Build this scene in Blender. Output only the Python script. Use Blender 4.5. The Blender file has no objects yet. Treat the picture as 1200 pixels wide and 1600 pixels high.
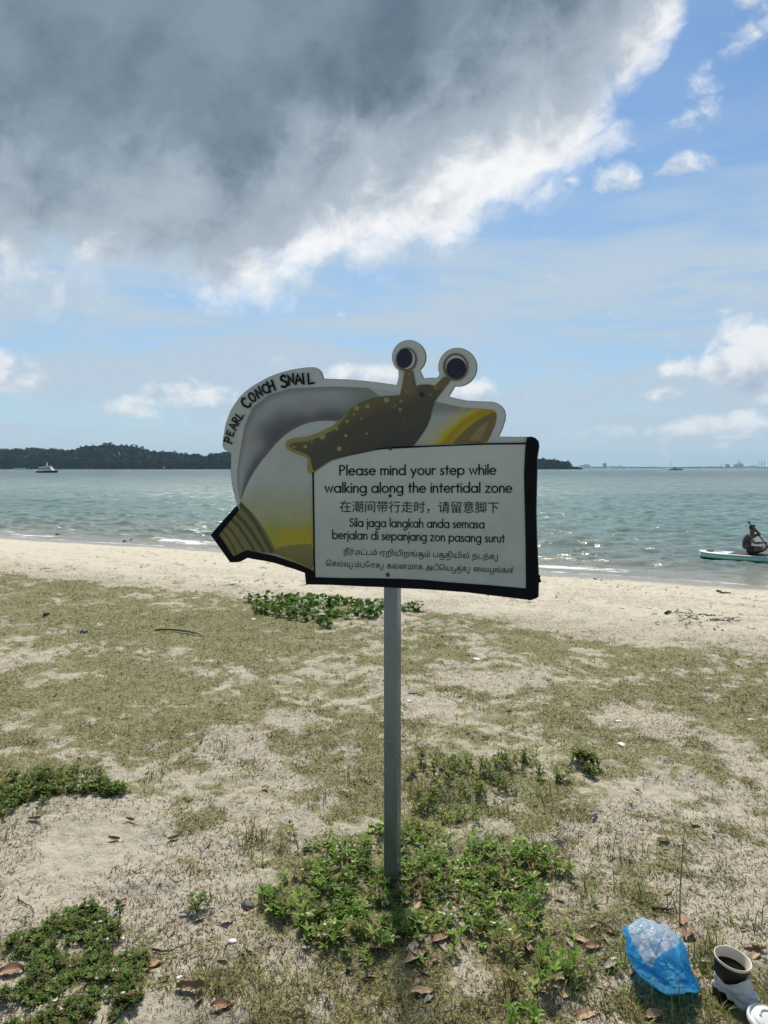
import bpy, bmesh, math, random
import numpy as np
from mathutils import Vector, Matrix, geometry
from math import radians as R, sin, cos, pi
random.seed(7); rng = np.random.default_rng(7)
S = bpy.context.scene; COL = S.collection

# ------------------------------------------------------------------ camera, light, exposure
F = 1155.0                      # focal length in photo pixels (1200 x 1600)
EYE = 1.2                       # camera height over the lawn
HORIZ = 731.5
PITCH = math.atan((800 - HORIZ) / F)
cam_d = bpy.data.cameras.new('camera'); cam = bpy.data.objects.new('camera', cam_d); COL.objects.link(cam)
cam.location = (0, 0, EYE); cam.rotation_euler = (pi / 2 - PITCH, 0, 0)
cam_d.sensor_fit = 'VERTICAL'; cam_d.sensor_height = 36; cam_d.lens = 36 * F / 1600
cam_d.clip_start = 0.05; cam_d.clip_end = 60000
S.camera = cam
SUN_EL, SUN_AZ = 53, -5          # degrees; azimuth from straight ahead towards the right
SKY_STRENGTH = 0.1
EXPOSURE = 0.0
S.view_settings.view_transform = 'Standard'; S.view_settings.look = 'None'
S.view_settings.exposure = EXPOSURE; S.view_settings.gamma = 1
S.view_settings.use_curve_mapping = False
S.cycles.max_bounces = 8; S.cycles.transparent_max_bounces = 12; S.cycles.volume_bounces = 0
sl = bpy.data.lights.new('sun', 'SUN'); sun = bpy.data.objects.new('sun', sl); COL.objects.link(sun)
sl.energy = 4.8; sl.angle = R(8); sl.color = (1, 0.93, 0.80)
SD = Vector((sin(R(SUN_AZ)) * cos(R(SUN_EL)), cos(R(SUN_AZ)) * cos(R(SUN_EL)), sin(R(SUN_EL))))
sun.rotation_euler = SD.to_track_quat('Z', 'Y').to_euler()

# ------------------------------------------------------------------ pixel <-> place helpers
FW = Vector((0, cos(PITCH), -sin(PITCH))); UP = Vector((0, sin(PITCH), cos(PITCH))); CAM = Vector((0, 0, EYE))
def ray(px, py):
    return FW + Vector((1, 0, 0)) * ((px - 600) / F) + UP * ((800 - py) / F)
def G(px, py, z=0.0):
    d = ray(px, py); t = (z - EYE) / d.z
    return CAM + d * t
def azel(px, py):
    d = ray(px, py).normalized()
    return math.degrees(math.atan2(d.x, d.y)), math.degrees(math.asin(d.z))
def srgb(r, g, b):
    f = lambda c: (c / 12.92 if c <= .04045 else ((c + .055) / 1.055) ** 2.4)
    return (f(r / 255), f(g / 255), f(b / 255))

# ------------------------------------------------------------------ node helpers
class NT:
    def __init__(s, nt): s.nt = nt; s.n = nt.nodes; s.l = nt.links
    def node(s, t, **k):
        n = s.n.new(t)
        for a, b in k.items(): setattr(n, a, b)
        return n
    def put(s, sock, v):
        if isinstance(v, bpy.types.NodeSocket): s.l.new(v, sock)
        elif v is not None:
            if hasattr(sock.default_value, '__len__'):
                if not hasattr(v, '__len__'): v = (v,) * 3
                v = tuple(v)
                if len(sock.default_value) == 4 and len(v) == 3: v = v + (1,)
            sock.default_value = v
    def m(s, op, a, b=None, c=None, clamp=False):
        n = s.node('ShaderNodeMath', operation=op, use_clamp=clamp)
        for i, v in enumerate((a, b, c)):
            if v is not None: s.put(n.inputs[i], v)
        return n.outputs[0]
    def add(s, a, b): return s.m('ADD', a, b)
    def sub(s, a, b): return s.m('SUBTRACT', a, b)
    def mul(s, a, b): return s.m('MULTIPLY', a, b)
    def v(s, op, a, b=None, scale=None):
        n = s.node('ShaderNodeVectorMath', operation=op)
        s.put(n.inputs[0], a)
        if b is not None: s.put(n.inputs[1], b)
        if scale is not None: s.put(n.inputs['Scale'], scale)
        return n.outputs['Value'] if op in ('DOT_PRODUCT', 'LENGTH', 'DISTANCE') else n.outputs[0]
    def sstep(s, x, a, b, o0=0.0, o1=1.0):
        n = s.node('ShaderNodeMapRange', interpolation_type='SMOOTHSTEP')
        s.put(n.inputs['Value'], x); s.put(n.inputs['From Min'], a); s.put(n.inputs['From Max'], b)
        s.put(n.inputs['To Min'], o0); s.put(n.inputs['To Max'], o1)
        return n.outputs[0]
    def mix(s, f, a, b, bt='MIX'):
        n = s.node('ShaderNodeMix', data_type='RGBA', blend_type=bt)
        s.put(n.inputs[0], f); s.put(n.inputs[6], a); s.put(n.inputs[7], b)
        return n.outputs[2]
    def noise(s, vec, scale, detail=4, rough=.5, dist=0, out=0):
        n = s.node('ShaderNodeTexNoise')
        s.put(n.inputs['Vector'], vec); s.put(n.inputs['Scale'], scale); s.put(n.inputs['Detail'], detail)
        s.put(n.inputs['Roughness'], rough); s.put(n.inputs['Distortion'], dist)
        return n.outputs[out]
    def ramp(s, f, stops):
        n = s.node('ShaderNodeValToRGB'); e = n.color_ramp.elements
        while len(e) < len(stops): e.new(.5)
        for i, (p, c) in enumerate(stops): e[i].position = p; e[i].color = tuple(c) + (1,)
        s.put(n.inputs[0], f); return n.outputs[0]
    def curve(s, x, pts):
        n = s.node('ShaderNodeFloatCurve'); c = n.mapping.curves[0]
        while len(c.points) < len(pts): c.points.new(.5, .5)
        for p, (a, b) in zip(c.points, pts): p.location = (a, b); p.handle_type = 'AUTO_CLAMPED'
        n.mapping.update(); s.put(n.inputs['Value'], x); return n.outputs[0]
    def bump(s, h, strength=.5, dist=.01, normal=None):
        n = s.node('ShaderNodeBump'); s.put(n.inputs['Height'], h)
        n.inputs['Strength'].default_value = strength; n.inputs['Distance'].default_value = dist
        if normal is not None: s.put(n.inputs['Normal'], normal)
        return n.outputs[0]

def mat(name, color=(.5, .5, .5), rough=.6, **k):
    m = bpy.data.materials.new(name); m.use_nodes = True
    t = NT(m.node_tree); b = t.n['Principled BSDF']; m['b'] = 0
    t.put(b.inputs['Base Color'], color); b.inputs['Roughness'].default_value = rough
    for a, v in k.items(): t.put(b.inputs[a], v)
    return m, t, b
def speck(name, color, rough=.6, amt=.15, scale=30, bump=0.0, bscale=60, **k):
    """plain surface with a little uneven tone, wear and relief"""
    m, t, b = mat(name, color, rough, **k)
    co = t.node('ShaderNodeTexCoord').outputs['Object']
    n = t.noise(co, scale, 5, .6)
    t.put(b.inputs['Base Color'], t.mix(n, [c * (1 - amt) for c in color], [min(1, c * (1 + amt)) for c in color]))
    t.put(b.inputs['Roughness'], t.sstep(n, .2, .8, max(0, rough - .12), min(1, rough + .12)))
    if bump: t.put(b.inputs['Normal'], t.bump(t.noise(co, bscale, 4, .6), bump, .004))
    return m
def attr_mat(name, rough=.6, amt=.0, transl=0.0, spec=.4):
    m, t, b = mat(name, (.5, .5, .5), rough)
    a = t.node('ShaderNodeAttribute', attribute_name='paint').outputs['Color']
    if amt:
        co = t.node('ShaderNodeTexCoord').outputs['Object']
        n = t.noise(co, 14, 6, .65); dr = t.noise(t.v('MULTIPLY', co, (1, 1, .12)), 55, 5, .65); bl = t.noise(co, 3.2, 4, .6)
        a2 = t.mix(t.mul(t.sstep(n, .3, .75, 0, amt * 1.6), t.sstep(bl, .3, .7, .3, 1)), a, (.13, .125, .10), 'MIX')
        a2 = t.mix(t.mul(t.sstep(dr, .54, .74), t.sstep(bl, .42, .68, .0, .22)), a2, (.16, .14, .10)); a2 = t.mix(t.sstep(t.noise(co, 130, 3, .6), .68, .76, 0, .35), a2, (.55, .54, .5)); t.put(b.inputs['Roughness'], t.sstep(n, .3, .7, rough - .15, rough + .2))
    else: a2 = a
    t.put(b.inputs['Base Color'], a2); b.inputs['Specular IOR Level'].default_value = spec
    if transl:
        tr = t.node('ShaderNodeBsdfTranslucent'); t.put(tr.inputs[0], t.mix(1, a2, (1.0, 1.15, .55), 'MULTIPLY'))
        mx = t.node('ShaderNodeMixShader'); mx.inputs[0].default_value = transl
        t.l.new(b.outputs[0], mx.inputs[1]); t.l.new(tr.outputs[0], mx.inputs[2])
        t.l.new(mx.outputs[0], t.n['Material Output'].inputs[0])
    return m

# ------------------------------------------------------------------ sky: Nishita plus clouds by direction
W = bpy.data.worlds.new('World'); S.world = W; W.use_nodes = True
t = NT(W.node_tree); bg = t.n['Background']; bg.inputs['Strength'].default_value = SKY_STRENGTH
sky = t.node('ShaderNodeTexSky', sky_type='NISHITA'); sky.sun_disc = False
sky.sun_elevation = R(SUN_EL); sky.sun_rotation = R(SUN_AZ); sky.air_density = 1.0; sky.dust_density = 0.6; sky.ozone_density = 2.0
D3 = t.node('ShaderNodeTexCoord').outputs['Generated']
sx = t.node('ShaderNodeSeparateXYZ'); t.put(sx.inputs[0], D3)
AZ = t.mul(t.m('ARCTAN2', sx.outputs[0], sx.outputs[1]), 57.2958)
EL = t.mul(t.m('ARCSINE', sx.outputs[2]), 57.2958)
def flat(v, z): return t.v('MULTIPLY', v, (1, 1, z))
def shift(v): return t.v('ADD', v, tuple(SD * .03))
# big cloud bank: its lower edge as a curve of azimuth
edge_px = [(0, 412), (120, 428), (250, 418), (350, 412), (450, 406), (560, 387), (660, 375), (740, 338), (800, 294), (880, 230), (930, 165), (1000, 108), (1040, 45), (1062, -20), (1100, -140)]
pts = [(-60, 12.0), (-35, 14.5)] + [azel(*p) for p in edge_px] + [(34, 50), (40, 60)]
BD = t.mul(t.curve(t.m('DIVIDE', t.add(AZ, 60), 120, clamp=True), [((a + 60) / 120, e / 60) for a, e in pts]), 60)
AL_, PE_ = (.80, 0, .60), (-.60, 0, .80)               # clouds drawn out along the bank's slanting edge
def streak(v, a, p):
    c = t.node('ShaderNodeCombineXYZ'); sy_ = t.node('ShaderNodeSeparateXYZ'); t.put(sy_.inputs[0], v)
    t.put(c.inputs[0], t.mul(t.v('DOT_PRODUCT', v, AL_), a)); t.put(c.inputs[1], sy_.outputs[1]); t.put(c.inputs[2], t.mul(t.v('DOT_PRODUCT', v, PE_), p)); return c.outputs[0]
def vor_(v, scale, detail):
    n = t.node('ShaderNodeTexVoronoi', feature='F1', normalize=True); t.put(n.inputs['Vector'], v); t.put(n.inputs['Scale'], scale); t.put(n.inputs['Detail'], detail); t.put(n.inputs['Roughness'], .55); return n.outputs['Distance']
wcol_ = t.noise(flat(D3, 1.2), 7, 5, .6, 0, 1); WARP = t.v('SCALE', t.v('SUBTRACT', wcol_, (.5, .5, .5)), scale=.075)
def nsum(v):
    v = t.v('ADD', streak(v, .85, 1.15), WARP)
    a = t.noise(v, 4.6, 9, .56); b = t.noise(v, 13, 7, .60); p = vor_(v, 11, 3)
    return t.add(t.add(t.mul(t.sub(a, .5), 18), t.mul(t.sub(b, .5), 7)), t.mul(t.sub(.36, p), 9))
n0, n1 = nsum(D3), nsum(shift(D3))
rear = t.sstep(sx.outputs[1], .15, -.35, 0, 40)  # unseen overcast added behind the camera to dim light on the sign face
dE = t.sub(EL, BD)
M = t.add(t.add(dE, n0), rear)
cover = t.sstep(M, -1.8, 2.2)
slope = t.sub(n0, n1)
leftward = t.sstep(AZ, 0, -16)
patchn = t.noise(t.v('ADD', streak(D3, .88, 1.12), WARP), 9, 7, .58)
Me = t.add(t.add(dE, t.mul(n0, .55)), t.add(rear, t.mul(leftward, 2.6)))
Me = t.add(Me, t.mul(t.sub(patchn, .5), -19))
bright = t.add(t.m('SUBTRACT', 1.0, t.mul(t.m('MAXIMUM', Me, -1.0), .105)), t.mul(slope, .045))
bright = t.sub(bright, t.add(t.mul(leftward, .10), t.mul(t.sstep(EL, 24, 31), .30)))
big = t.noise(t.v('ADD', streak(D3, .8, 1.2), WARP), 2.9, 8, .58)
dk = t.mix(t.sstep(t.add(t.mul(big, .6), t.mul(patchn, .4)), .39, .62), srgb(97, 116, 133), srgb(134, 152, 167))
cl = t.mix(t.sstep(bright, -.50, .55), dk, srgb(176, 189, 202))
cl = t.mix(t.sstep(bright, .42, .98), cl, srgb(247, 248, 250))
# veil of thin high cloud, thicker low down
veil_n = t.noise(t.v('MULTIPLY', D3, (1.6, 1.6, 9)), 2.2, 7, .6, .3)
veil = t.m('MULTIPLY', t.sstep(EL, 26, 10, .14, .94), t.sstep(veil_n, .36, .60, .52, 1.25), clamp=True)
base = t.mix(1.0, sky.outputs[0], (.66, .93, 1.12), 'MULTIPLY')
base = t.mix(veil, base, tuple(c * 10 for c in srgb(186, 205, 222)))
low = t.sstep(EL, 9, 0, 0, .55)
base = t.mix(low, base, tuple(c * 10 for c in srgb(188, 208, 222)))
# smaller clouds: (px, py, half width px, half height px, strength)
blobs = [(965, 288, 38, 30, .95), (1080, 258, 54, 22, .80), (1135, 185, 105, 28, .50), (1175, 50, 60, 55, .62), (1115, 125, 60, 40, .45), (885, 290, 26, 13, .6),
         (1190, 575, 84, 76, 1.7), (1070, 580, 60, 22, .6), (1035, 620, 50, 16, .7), (290, 618, 90, 30, .95), (190, 640, 100, 22, .75),
         (20, 590, 60, 48, .75), (570, 590, 74, 28, 1.2), (745, 615, 52, 26, 1.0), (950, 682, 130, 22, .75), (1140, 668, 110, 26, .85), (430, 660, 90, 16, .5), (-120, 560, 120, 60, 1), (1330, 560, 120, 70, 1), (1400, 250, 120, 50, .9)]
acc = None; vert = None
for bx, by, hw, hh, st in blobs:
    a, e = azel(bx, by); da = hw / 20.2 * cos(R(a)); de = hh / 20.2
    u = t.mul(t.sub(AZ, a), 1 / da); w_ = t.mul(t.sub(EL, e), 1 / de)
    w2 = t.m('MAXIMUM', w_, t.mul(w_, -1.6))          # flatter undersides
    d2 = t.add(t.mul(u, u), t.mul(w2, w2))
    c = t.m('MULTIPLY', t.m('SUBTRACT', 1.25, d2, clamp=True), st)
    vv = t.mul(c, w_)
    acc = c if acc is None else t.add(acc, c); vert = vv if vert is None else t.add(vert, vv)
acc = t.m('MINIMUM', acc, 1.5)
def puff(v):
    v = t.v('ADD', flat(v, 1.3), WARP); return t.add(t.mul(t.noise(v, 15, 8, .60), .72), t.mul(t.sub(.62, vor_(v, 26, 2)), .42))
pn = puff(D3); pn1 = puff(shift(D3))
pm = t.add(acc, t.mul(t.sub(pn, .5), 4.2))
pc = t.sstep(pm, .30, 1.35)
pb = t.add(t.add(.62, t.mul(vert, .55)), t.mul(t.sub(pn, pn1), 1.6))
pcol = t.mix(t.sstep(pb, .1, .9), srgb(166, 184, 204), srgb(240, 242, 245))
pc = t.mul(pc, t.sstep(EL, 0, 6, .6, .95))
out = t.mix(pc, base, t.mix(1.0, pcol, (10, 10, 10), 'MULTIPLY'))
out = t.mix(cover, out, t.mix(1.0, cl, (10, 10, 10), 'MULTIPLY'))
t.put(bg.inputs['Color'], out)

# ------------------------------------------------------------------ mesh helpers
def link(name, me, m=None, parent=None, loc=None, smooth=False):
    o = bpy.data.objects.new(name, me); COL.objects.link(o)
    if m is not None: me.materials.append(m)
    if parent is not None: o.parent = parent
    if loc is not None: o.location = loc
    if smooth: me.polygons.foreach_set('use_smooth', np.ones(len(me.polygons), bool))
    return o
def tag(o, label, cat=None, group=None, kind=None):
    if label: o['label'] = label
    if cat: o['category'] = cat
    if group: o['group'] = group
    if kind: o['kind'] = kind
    return o
def thing(name, label, cat, loc=(0, 0, 0), rz=0, group=None):
    o = bpy.data.objects.new(name, None); COL.objects.link(o); o.location = loc; o.rotation_euler = (0, 0, rz)
    o.empty_display_size = .1
    return tag(o, label, cat, group)
def npmesh(name, V, Fc, paint=None):
    """V (n,3), Fc (m,k) numpy"""
    V = np.asarray(V, np.float32); Fc = np.asarray(Fc, np.int32); me = bpy.data.meshes.new(name)
    n, (mf, k) = len(V), Fc.shape
    me.vertices.add(n); me.vertices.foreach_set('co', V.ravel())
    me.loops.add(mf * k); me.loops.foreach_set('vertex_index', Fc.ravel())
    me.polygons.add(mf); me.polygons.foreach_set('loop_start', np.arange(0, mf * k, k, dtype=np.int32))
    try: me.polygons.foreach_set('loop_total', np.full(mf, k, np.int32))
    except Exception: pass
    if paint is not None:
        c = np.ones((n, 4), np.float32); c[:, :3] = paint
        a = me.color_attributes.new('paint', 'FLOAT_COLOR', 'POINT'); a.data.foreach_set('color', c.ravel())
    me.update(calc_edges=True); return me
def pymesh(name, V, Fc):
    me = bpy.data.meshes.new(name); me.from_pydata([tuple(v) for v in V], [], Fc); me.update(); return me
class MB:
    """collects simple solids into one mesh"""
    def __init__(s): s.V = []; s.F = []
    def add(s, V, Fc): o = len(s.V); s.V += [tuple(v) for v in V]; s.F += [[i + o for i in f] for f in Fc]; return s
    def box(s, x0, y0, z0, x1, y1, z1):
        return s.add([(x0, y0, z0), (x1, y0, z0), (x1, y1, z0), (x0, y1, z0), (x0, y0, z1), (x1, y0, z1), (x1, y1, z1), (x0, y1, z1)],
                     [(3, 2, 1, 0), (4, 5, 6, 7), (0, 1, 5, 4), (1, 2, 6, 5), (2, 3, 7, 6), (3, 0, 4, 7)])
    def tube(s, P, r, n=8, cap=True):
        P = [Vector(p) for p in P]; rr = r if hasattr(r, '__len__') else [r] * len(P)
        V = []; Fc = []
        for i, p in enumerate(P):
            d = (P[min(i + 1, len(P) - 1)] - P[max(i - 1, 0)]).normalized()
            a = d.cross(Vector((0, 0, 1)) if abs(d.z) < .9 else Vector((1, 0, 0))).normalized(); b = d.cross(a)
            V += [p + (a * cos(2 * pi * k / n) + b * sin(2 * pi * k / n)) * rr[i] for k in range(n)]
        for i in range(len(P) - 1):
            for k in range(n): Fc.append((i * n + k, i * n + (k + 1) % n, (i + 1) * n + (k + 1) % n, (i + 1) * n + k))
        if cap: Fc += [tuple(range(n))[::-1], tuple(range((len(P) - 1) * n, len(P) * n))]
        return s.add(V, Fc)
    def lathe(s, prof, n=32):
        V = []; Fc = []
        for r, z in prof: V += [(r * cos(2 * pi * k / n), r * sin(2 * pi * k / n), z) for k in range(n)]
        for i in range(len(prof) - 1):
            for k in range(n): Fc.append((i * n + k, i * n + (k + 1) % n, (i + 1) * n + (k + 1) % n, (i + 1) * n + k))
        return s.add(V, Fc)
    def prism(s, poly, y0, y1):
        """poly in (x, z), extruded along y"""
        n = len(poly); V = [(p[0], y0, p[1]) for p in poly] + [(p[0], y1, p[1]) for p in poly]
        tri = geometry.tessellate_polygon([[Vector((p[0], p[1], 0)) for p in poly]])
        Fc = [tuple(f) for f in tri] + [tuple(i + n for i in f) for f in tri]
        Fc += [(i, (i + 1) % n, n + (i + 1) % n, n + i) for i in range(n)]
        return s.add(V, Fc)
    def build(s, name, m=None, parent=None, smooth=False, loc=None):
        me = pymesh(name, s.V, s.F); bm = bmesh.new(); bm.from_mesh(me)
        bmesh.ops.recalc_face_normals(bm, faces=bm.faces); bm.to_mesh(me); bm.free()
        return link(name, me, m, parent, loc, smooth)
def hashv(ix, iy, s):
    h = (ix.astype(np.int64) * 374761393 + iy.astype(np.int64) * 668265263 + s * 144665) & 0x7fffffff
    h = ((h ^ (h >> 13)) * 1274126177) & 0x7fffffff
    return ((h ^ (h >> 16)) & 0xffff) / 65535.0
def vn(x, y, s=0):
    xi, yi = np.floor(x), np.floor(y); fx, fy = x - xi, y - yi
    fx = fx * fx * (3 - 2 * fx); fy = fy * fy * (3 - 2 * fy)
    a, b, c, d = hashv(xi, yi, s), hashv(xi + 1, yi, s), hashv(xi, yi + 1, s), hashv(xi + 1, yi + 1, s)
    return (a * (1 - fx) + b * fx) * (1 - fy) + (c * (1 - fx) + d * fx) * fy
def fbm(x, y, s=0, o=5, g=.5):
    r = 0; amp = 1; tot = 0
    for i in range(o):
        r = r + amp * vn(x * 2 ** i + 17.3 * i, y * 2 ** i - 9.1 * i, s + i); tot += amp; amp *= g
    return r / tot
def sm(x, a, b):
    u = np.clip((x - a) / (b - a), 0, 1); return u * u * (3 - 2 * u)
def inpoly(x, y, P):
    r = np.zeros(np.shape(x), bool); n = len(P)
    for i in range(n):
        (x0, y0), (x1, y1) = P[i], P[(i + 1) % n]
        if y0 == y1: continue
        c = ((y0 > y) != (y1 > y)) & (x < (x1 - x0) * (y - y0) / (y1 - y0) + x0); r ^= c
    return r
def chaikin(P, k=2):
    for _ in range(k):
        Q = []
        for i in range(len(P)):
            a, b = P[i], P[(i + 1) % len(P)]
            Q += [(a[0] * .75 + b[0] * .25, a[1] * .75 + b[1] * .25), (a[0] * .25 + b[0] * .75, a[1] * .25 + b[1] * .75)]
        P = Q
    return P

# ------------------------------------------------------------------ ground
SEA = -1.2
A_, B_ = G(0, 838, SEA), G(1200, 916, SEA)
sdir = (B_ - A_).normalized(); SN = Vector((-sdir.y, sdir.x, 0))       # seaward normal
S0 = A_.dot(SN)
def shore(x, y): return SN.x * x + SN.y * y - S0                        # metres past the waterline
gl, gr_ = G(0, 880), G(1200, 1000)
EDGE = (shore(gl.x, gl.y) + shore(gr_.x, gr_.y)) / 2
def terrain(x, y, fine=True):
    x = np.asarray(x, float); y = np.asarray(y, float)
    s = shore(x, y); r = np.hypot(x, y)
    u = np.clip((s - (EDGE - .6)) / (-(EDGE - .6)), 0, 1)
    z = SEA * (u * .72 + .28 * u * u * (3 - 2 * u))
    z = z - np.clip(s, 0, 25) * .09
    z = z + (fbm(x * .35, y * .35, 3, 3) - .5) * .10 * sm(r, 1.5, 6) * sm(s, 2, -2)
    if fine:
        k = sm(s, 0, -2) * sm(r, 45, 15)
        beach = sm(s, EDGE - .6, EDGE + 1)
        z = z + k * ((fbm(x * 3.1, y * 3.1, 11, 3) - .5) * (.048 + .04 * beach) + (fbm(x * 13, y * 13, 21, 4, .6) - .5) * (.034 + .020 * beach))
    return z
def Z(x, y): return float(terrain(np.array([x]), np.array([y]))[0])
def GT(px, py):
    p = G(px, py)
    for _ in range(12): p = G(px, py, Z(p.x, p.y))
    return p
# how thickly the turf covers the sand, from large and small patches
def toP(x, y, z=0.0):
    dz = z - EYE; depth = y * cos(PITCH) - dz * sin(PITCH); up = y * sin(PITCH) + dz * cos(PITCH)
    depth = np.maximum(depth, .05)
    return 600 + F * x / depth, 800 - F * up / depth
def blob(x, y, px, py, hw, hh):
    c = G(px, py); rx = hw / F * math.hypot(c.y, EYE); a = G(px, py - hh); b = G(px, min(py + hh, 1900)); ry = (a.y - b.y) / 2
    return np.exp(-(((x - c.x) / rx) ** 2 + ((y - c.y) / ry) ** 2))
def coverage(x, y):
    s = shore(x, y)
    c = .65 + .0 * x
    c = c - .22 * sm(y, 3.3, 2.0) - .06 * sm(y, 4.6, 3.2)
    for px, py, hw, hh, k in [(150, 1345, 330, 90, -.30), (1090, 1265, 210, 75, -.30), (700, 1085, 130, 60, -.16), (470, 1210, 90, 30, -.10), (880, 1330, 120, 50, -.05), (330, 1480, 110, 80, -.16),
                              (200, 1050, 260, 110, .10), (230, 960, 330, 60, .16), (930, 1040, 330, 70, .14), (720, 1260, 130, 70, .16), (100, 1240, 120, 40, .05), (690, 1420, 230, 110, .14), (950, 1440, 130, 80, .12), (1000, 1560, 200, 70, .14), (100, 1520, 170, 90, .2), (500, 1170, 60, 60, .06)]:
        c = c + k * blob(x, y, px, py, hw, hh)
    n = fbm(x * 1.1, y * 1.1, 31, 3) * .26 + fbm(x * 4.6, y * 4.6, 41, 3, .6) * .40 + fbm(x * 15, y * 15, 44, 3, .6) * .34
    c = c + (n - .5) * 3.0
    e = s - EDGE + (fbm(x * .6, y * .6, 51, 4, .6) - .5) * 2.2
    return np.clip(c, 0, 1) * sm(e, .35, -.5)

rr = [0.0]; r = .5
while r < 9000:
    rr.append(r); r *= 1.0058 if r < 40 else 1.06
rr = np.array(rr)
aa = np.concatenate([np.arange(-180, -36, 3.0), np.arange(-36, 36, .105), np.arange(36, 180.1, 3.0)])
aa[-1] = 180
AA, RR = np.meshgrid(np.radians(aa), rr, indexing='xy')
X, Y = RR * np.sin(AA), RR * np.cos(AA)
Zg = terrain(X, Y)
def gridfaces(h, w):
    i = np.arange(h * w).reshape(h, w)
    return np.stack([i[:-1, :-1], i[:-1, 1:], i[1:, 1:], i[1:, :-1]], -1).reshape(-1, 4)
cov = coverage(X, Y)
sgrid = shore(X, Y)
pc_ = np.stack([cov.ravel(), np.clip((sgrid.ravel() + 30) / 60, 0, 1), np.zeros(cov.size)], 1)
me = npmesh('beach_ground', np.stack([X.ravel(), Y.ravel(), Zg.ravel()], 1), gridfaces(*X.shape)[:, ::-1], pc_)
m, t, b = mat('sand', (.5, .45, .38), .95)
co = t.node('ShaderNodeNewGeometry').outputs['Position']
at = t.node('ShaderNodeAttribute', attribute_name='paint').outputs['Color']
sep = t.node('ShaderNodeSeparateColor'); t.put(sep.inputs[0], at)
cv = sep.outputs[0]; sh = t.mul(t.sub(sep.outputs[1], .5), 60)
grain = t.noise(co, 260, 3, .7); mid = t.noise(co, 22, 5, .65); lrg = t.noise(co, 1.3, 4, .55)
sandc = t.mix(t.sstep(grain, .25, .75), (.30, .26, .19), (.69, .63, .52))
sandc = t.mix(t.sstep(mid, .34, .58, .55, 0), sandc, (.26, .22, .16))
sandc = t.mix(t.sstep(lrg, .35, .7, 0, .35), sandc, (.58, .53, .46))
vor = t.node('ShaderNodeTexVoronoi'); t.put(vor.inputs['Vector'], t.v('MULTIPLY', co, (1, 1.6, 1))); t.put(vor.inputs['Scale'], 75)
spk = t.m('MULTIPLY', t.sstep(vor.outputs['Distance'], .26, .10), t.sstep(t.noise(co, 7, 4, .6), .40, .58))
sandc = t.mix(t.mul(spk, .8), sandc, (.10, .075, .05))
beachk = t.sstep(sh, EDGE - .3, EDGE + 1.2)
sandc = t.mix(t.mul(beachk, .60), sandc, (.68, .63, .52))
litter = t.mix(t.sstep(t.noise(co, 60, 4, .7), .3, .7), (.085, .088, .030), (.31, .295, .125))
cvn = t.add(cv, t.mul(t.sub(t.noise(co, 34, 5, .65), .5), .7))
gcol = t.mix(t.sstep(cvn, .38, .72, 0, .82), sandc, litter)
wetn = t.add(sh, t.mul(t.sub(t.noise(co, .8, 3, .5), .5), .9))
wet = t.sstep(wetn, -1.9, -.9)
gcol = t.mix(t.mul(wet, .9), gcol, (.235, .205, .17))
t.put(b.inputs['Base Color'], gcol)
t.put(b.inputs['Roughness'], t.mix(wet, (.95, .95, .95), (.28, .28, .28)))
hb = t.add(t.mul(t.noise(co, 40, 5, .7), 1.0), t.mul(grain, .25))
bs = t.bump(hb, .8, .016); t.put(b.inputs['Normal'], bs)
tag(link('beach_ground', me, m, smooth=True), 'sandy shore with thin turf sloping down to the water', kind='structure')

# ------------------------------------------------------------------ sea
rr = []; r = 7.0
while r < 20000:
    rr.append(r); r *= 1.0042 if r < 420 else (1.012 if r < 1500 else 1.15)
rr = np.array(rr)
aa = np.concatenate([np.arange(-90, -34, 2.0), np.arange(-34, 34, .125), np.arange(34, 90.1, 2.0)])
AA, RR = np.meshgrid(np.radians(aa), rr, indexing='xy')
X, Y = RR * np.sin(AA), RR * np.cos(AA); s_ = shore(X, Y)
Hh = np.zeros_like(X)
wr = np.random.default_rng(5)
wx = X + 1.6 * (fbm(X * .11, Y * .11, 77, 2) - .5); wy = Y + 1.6 * (fbm(X * .11, Y * .11, 78, 2) - .5)
base_dir = math.atan2(-SN.y, -SN.x)
for k in range(60):
    lam = .26 * (2.5 / .26) ** (k / 59.0) * wr.uniform(.9, 1.1)
    th = -pi / 2 - .25 + wr.normal(0, .42); kk = 2 * pi / lam
    amp = .0078 * lam ** .50 * wr.uniform(.6, 1.3)
    spac = np.maximum(RR * .0042, 0.01)
    fade = sm(lam / spac, 2.2, 4.5)
    ph = kk * (np.cos(th) * wx + np.sin(th) * wy) + wr.uniform(0, 6.28)
    sn = np.sin(ph); Hh += amp * fade * (sn + .35 * np.cos(2 * ph))
for k in range(30):
    lam = wr.uniform(3.2, 9.5); th = -pi / 2 - .2 + wr.normal(0, .5); kk = 2 * pi / lam; fade = sm(lam / np.maximum(RR * .0042, .01), 2.4, 5) * sm(RR, 22, 75)
    Hh += .0055 * (lam / 6) ** .7 * fade * np.sin(kk * (np.cos(th) * wx + np.sin(th) * wy) + wr.uniform(0, 6.28))
patch = .70 + .4 * fbm(X * .07, Y * .12, 61, 3)
Hh *= patch * sm(s_, -.2, 3.5)
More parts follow.
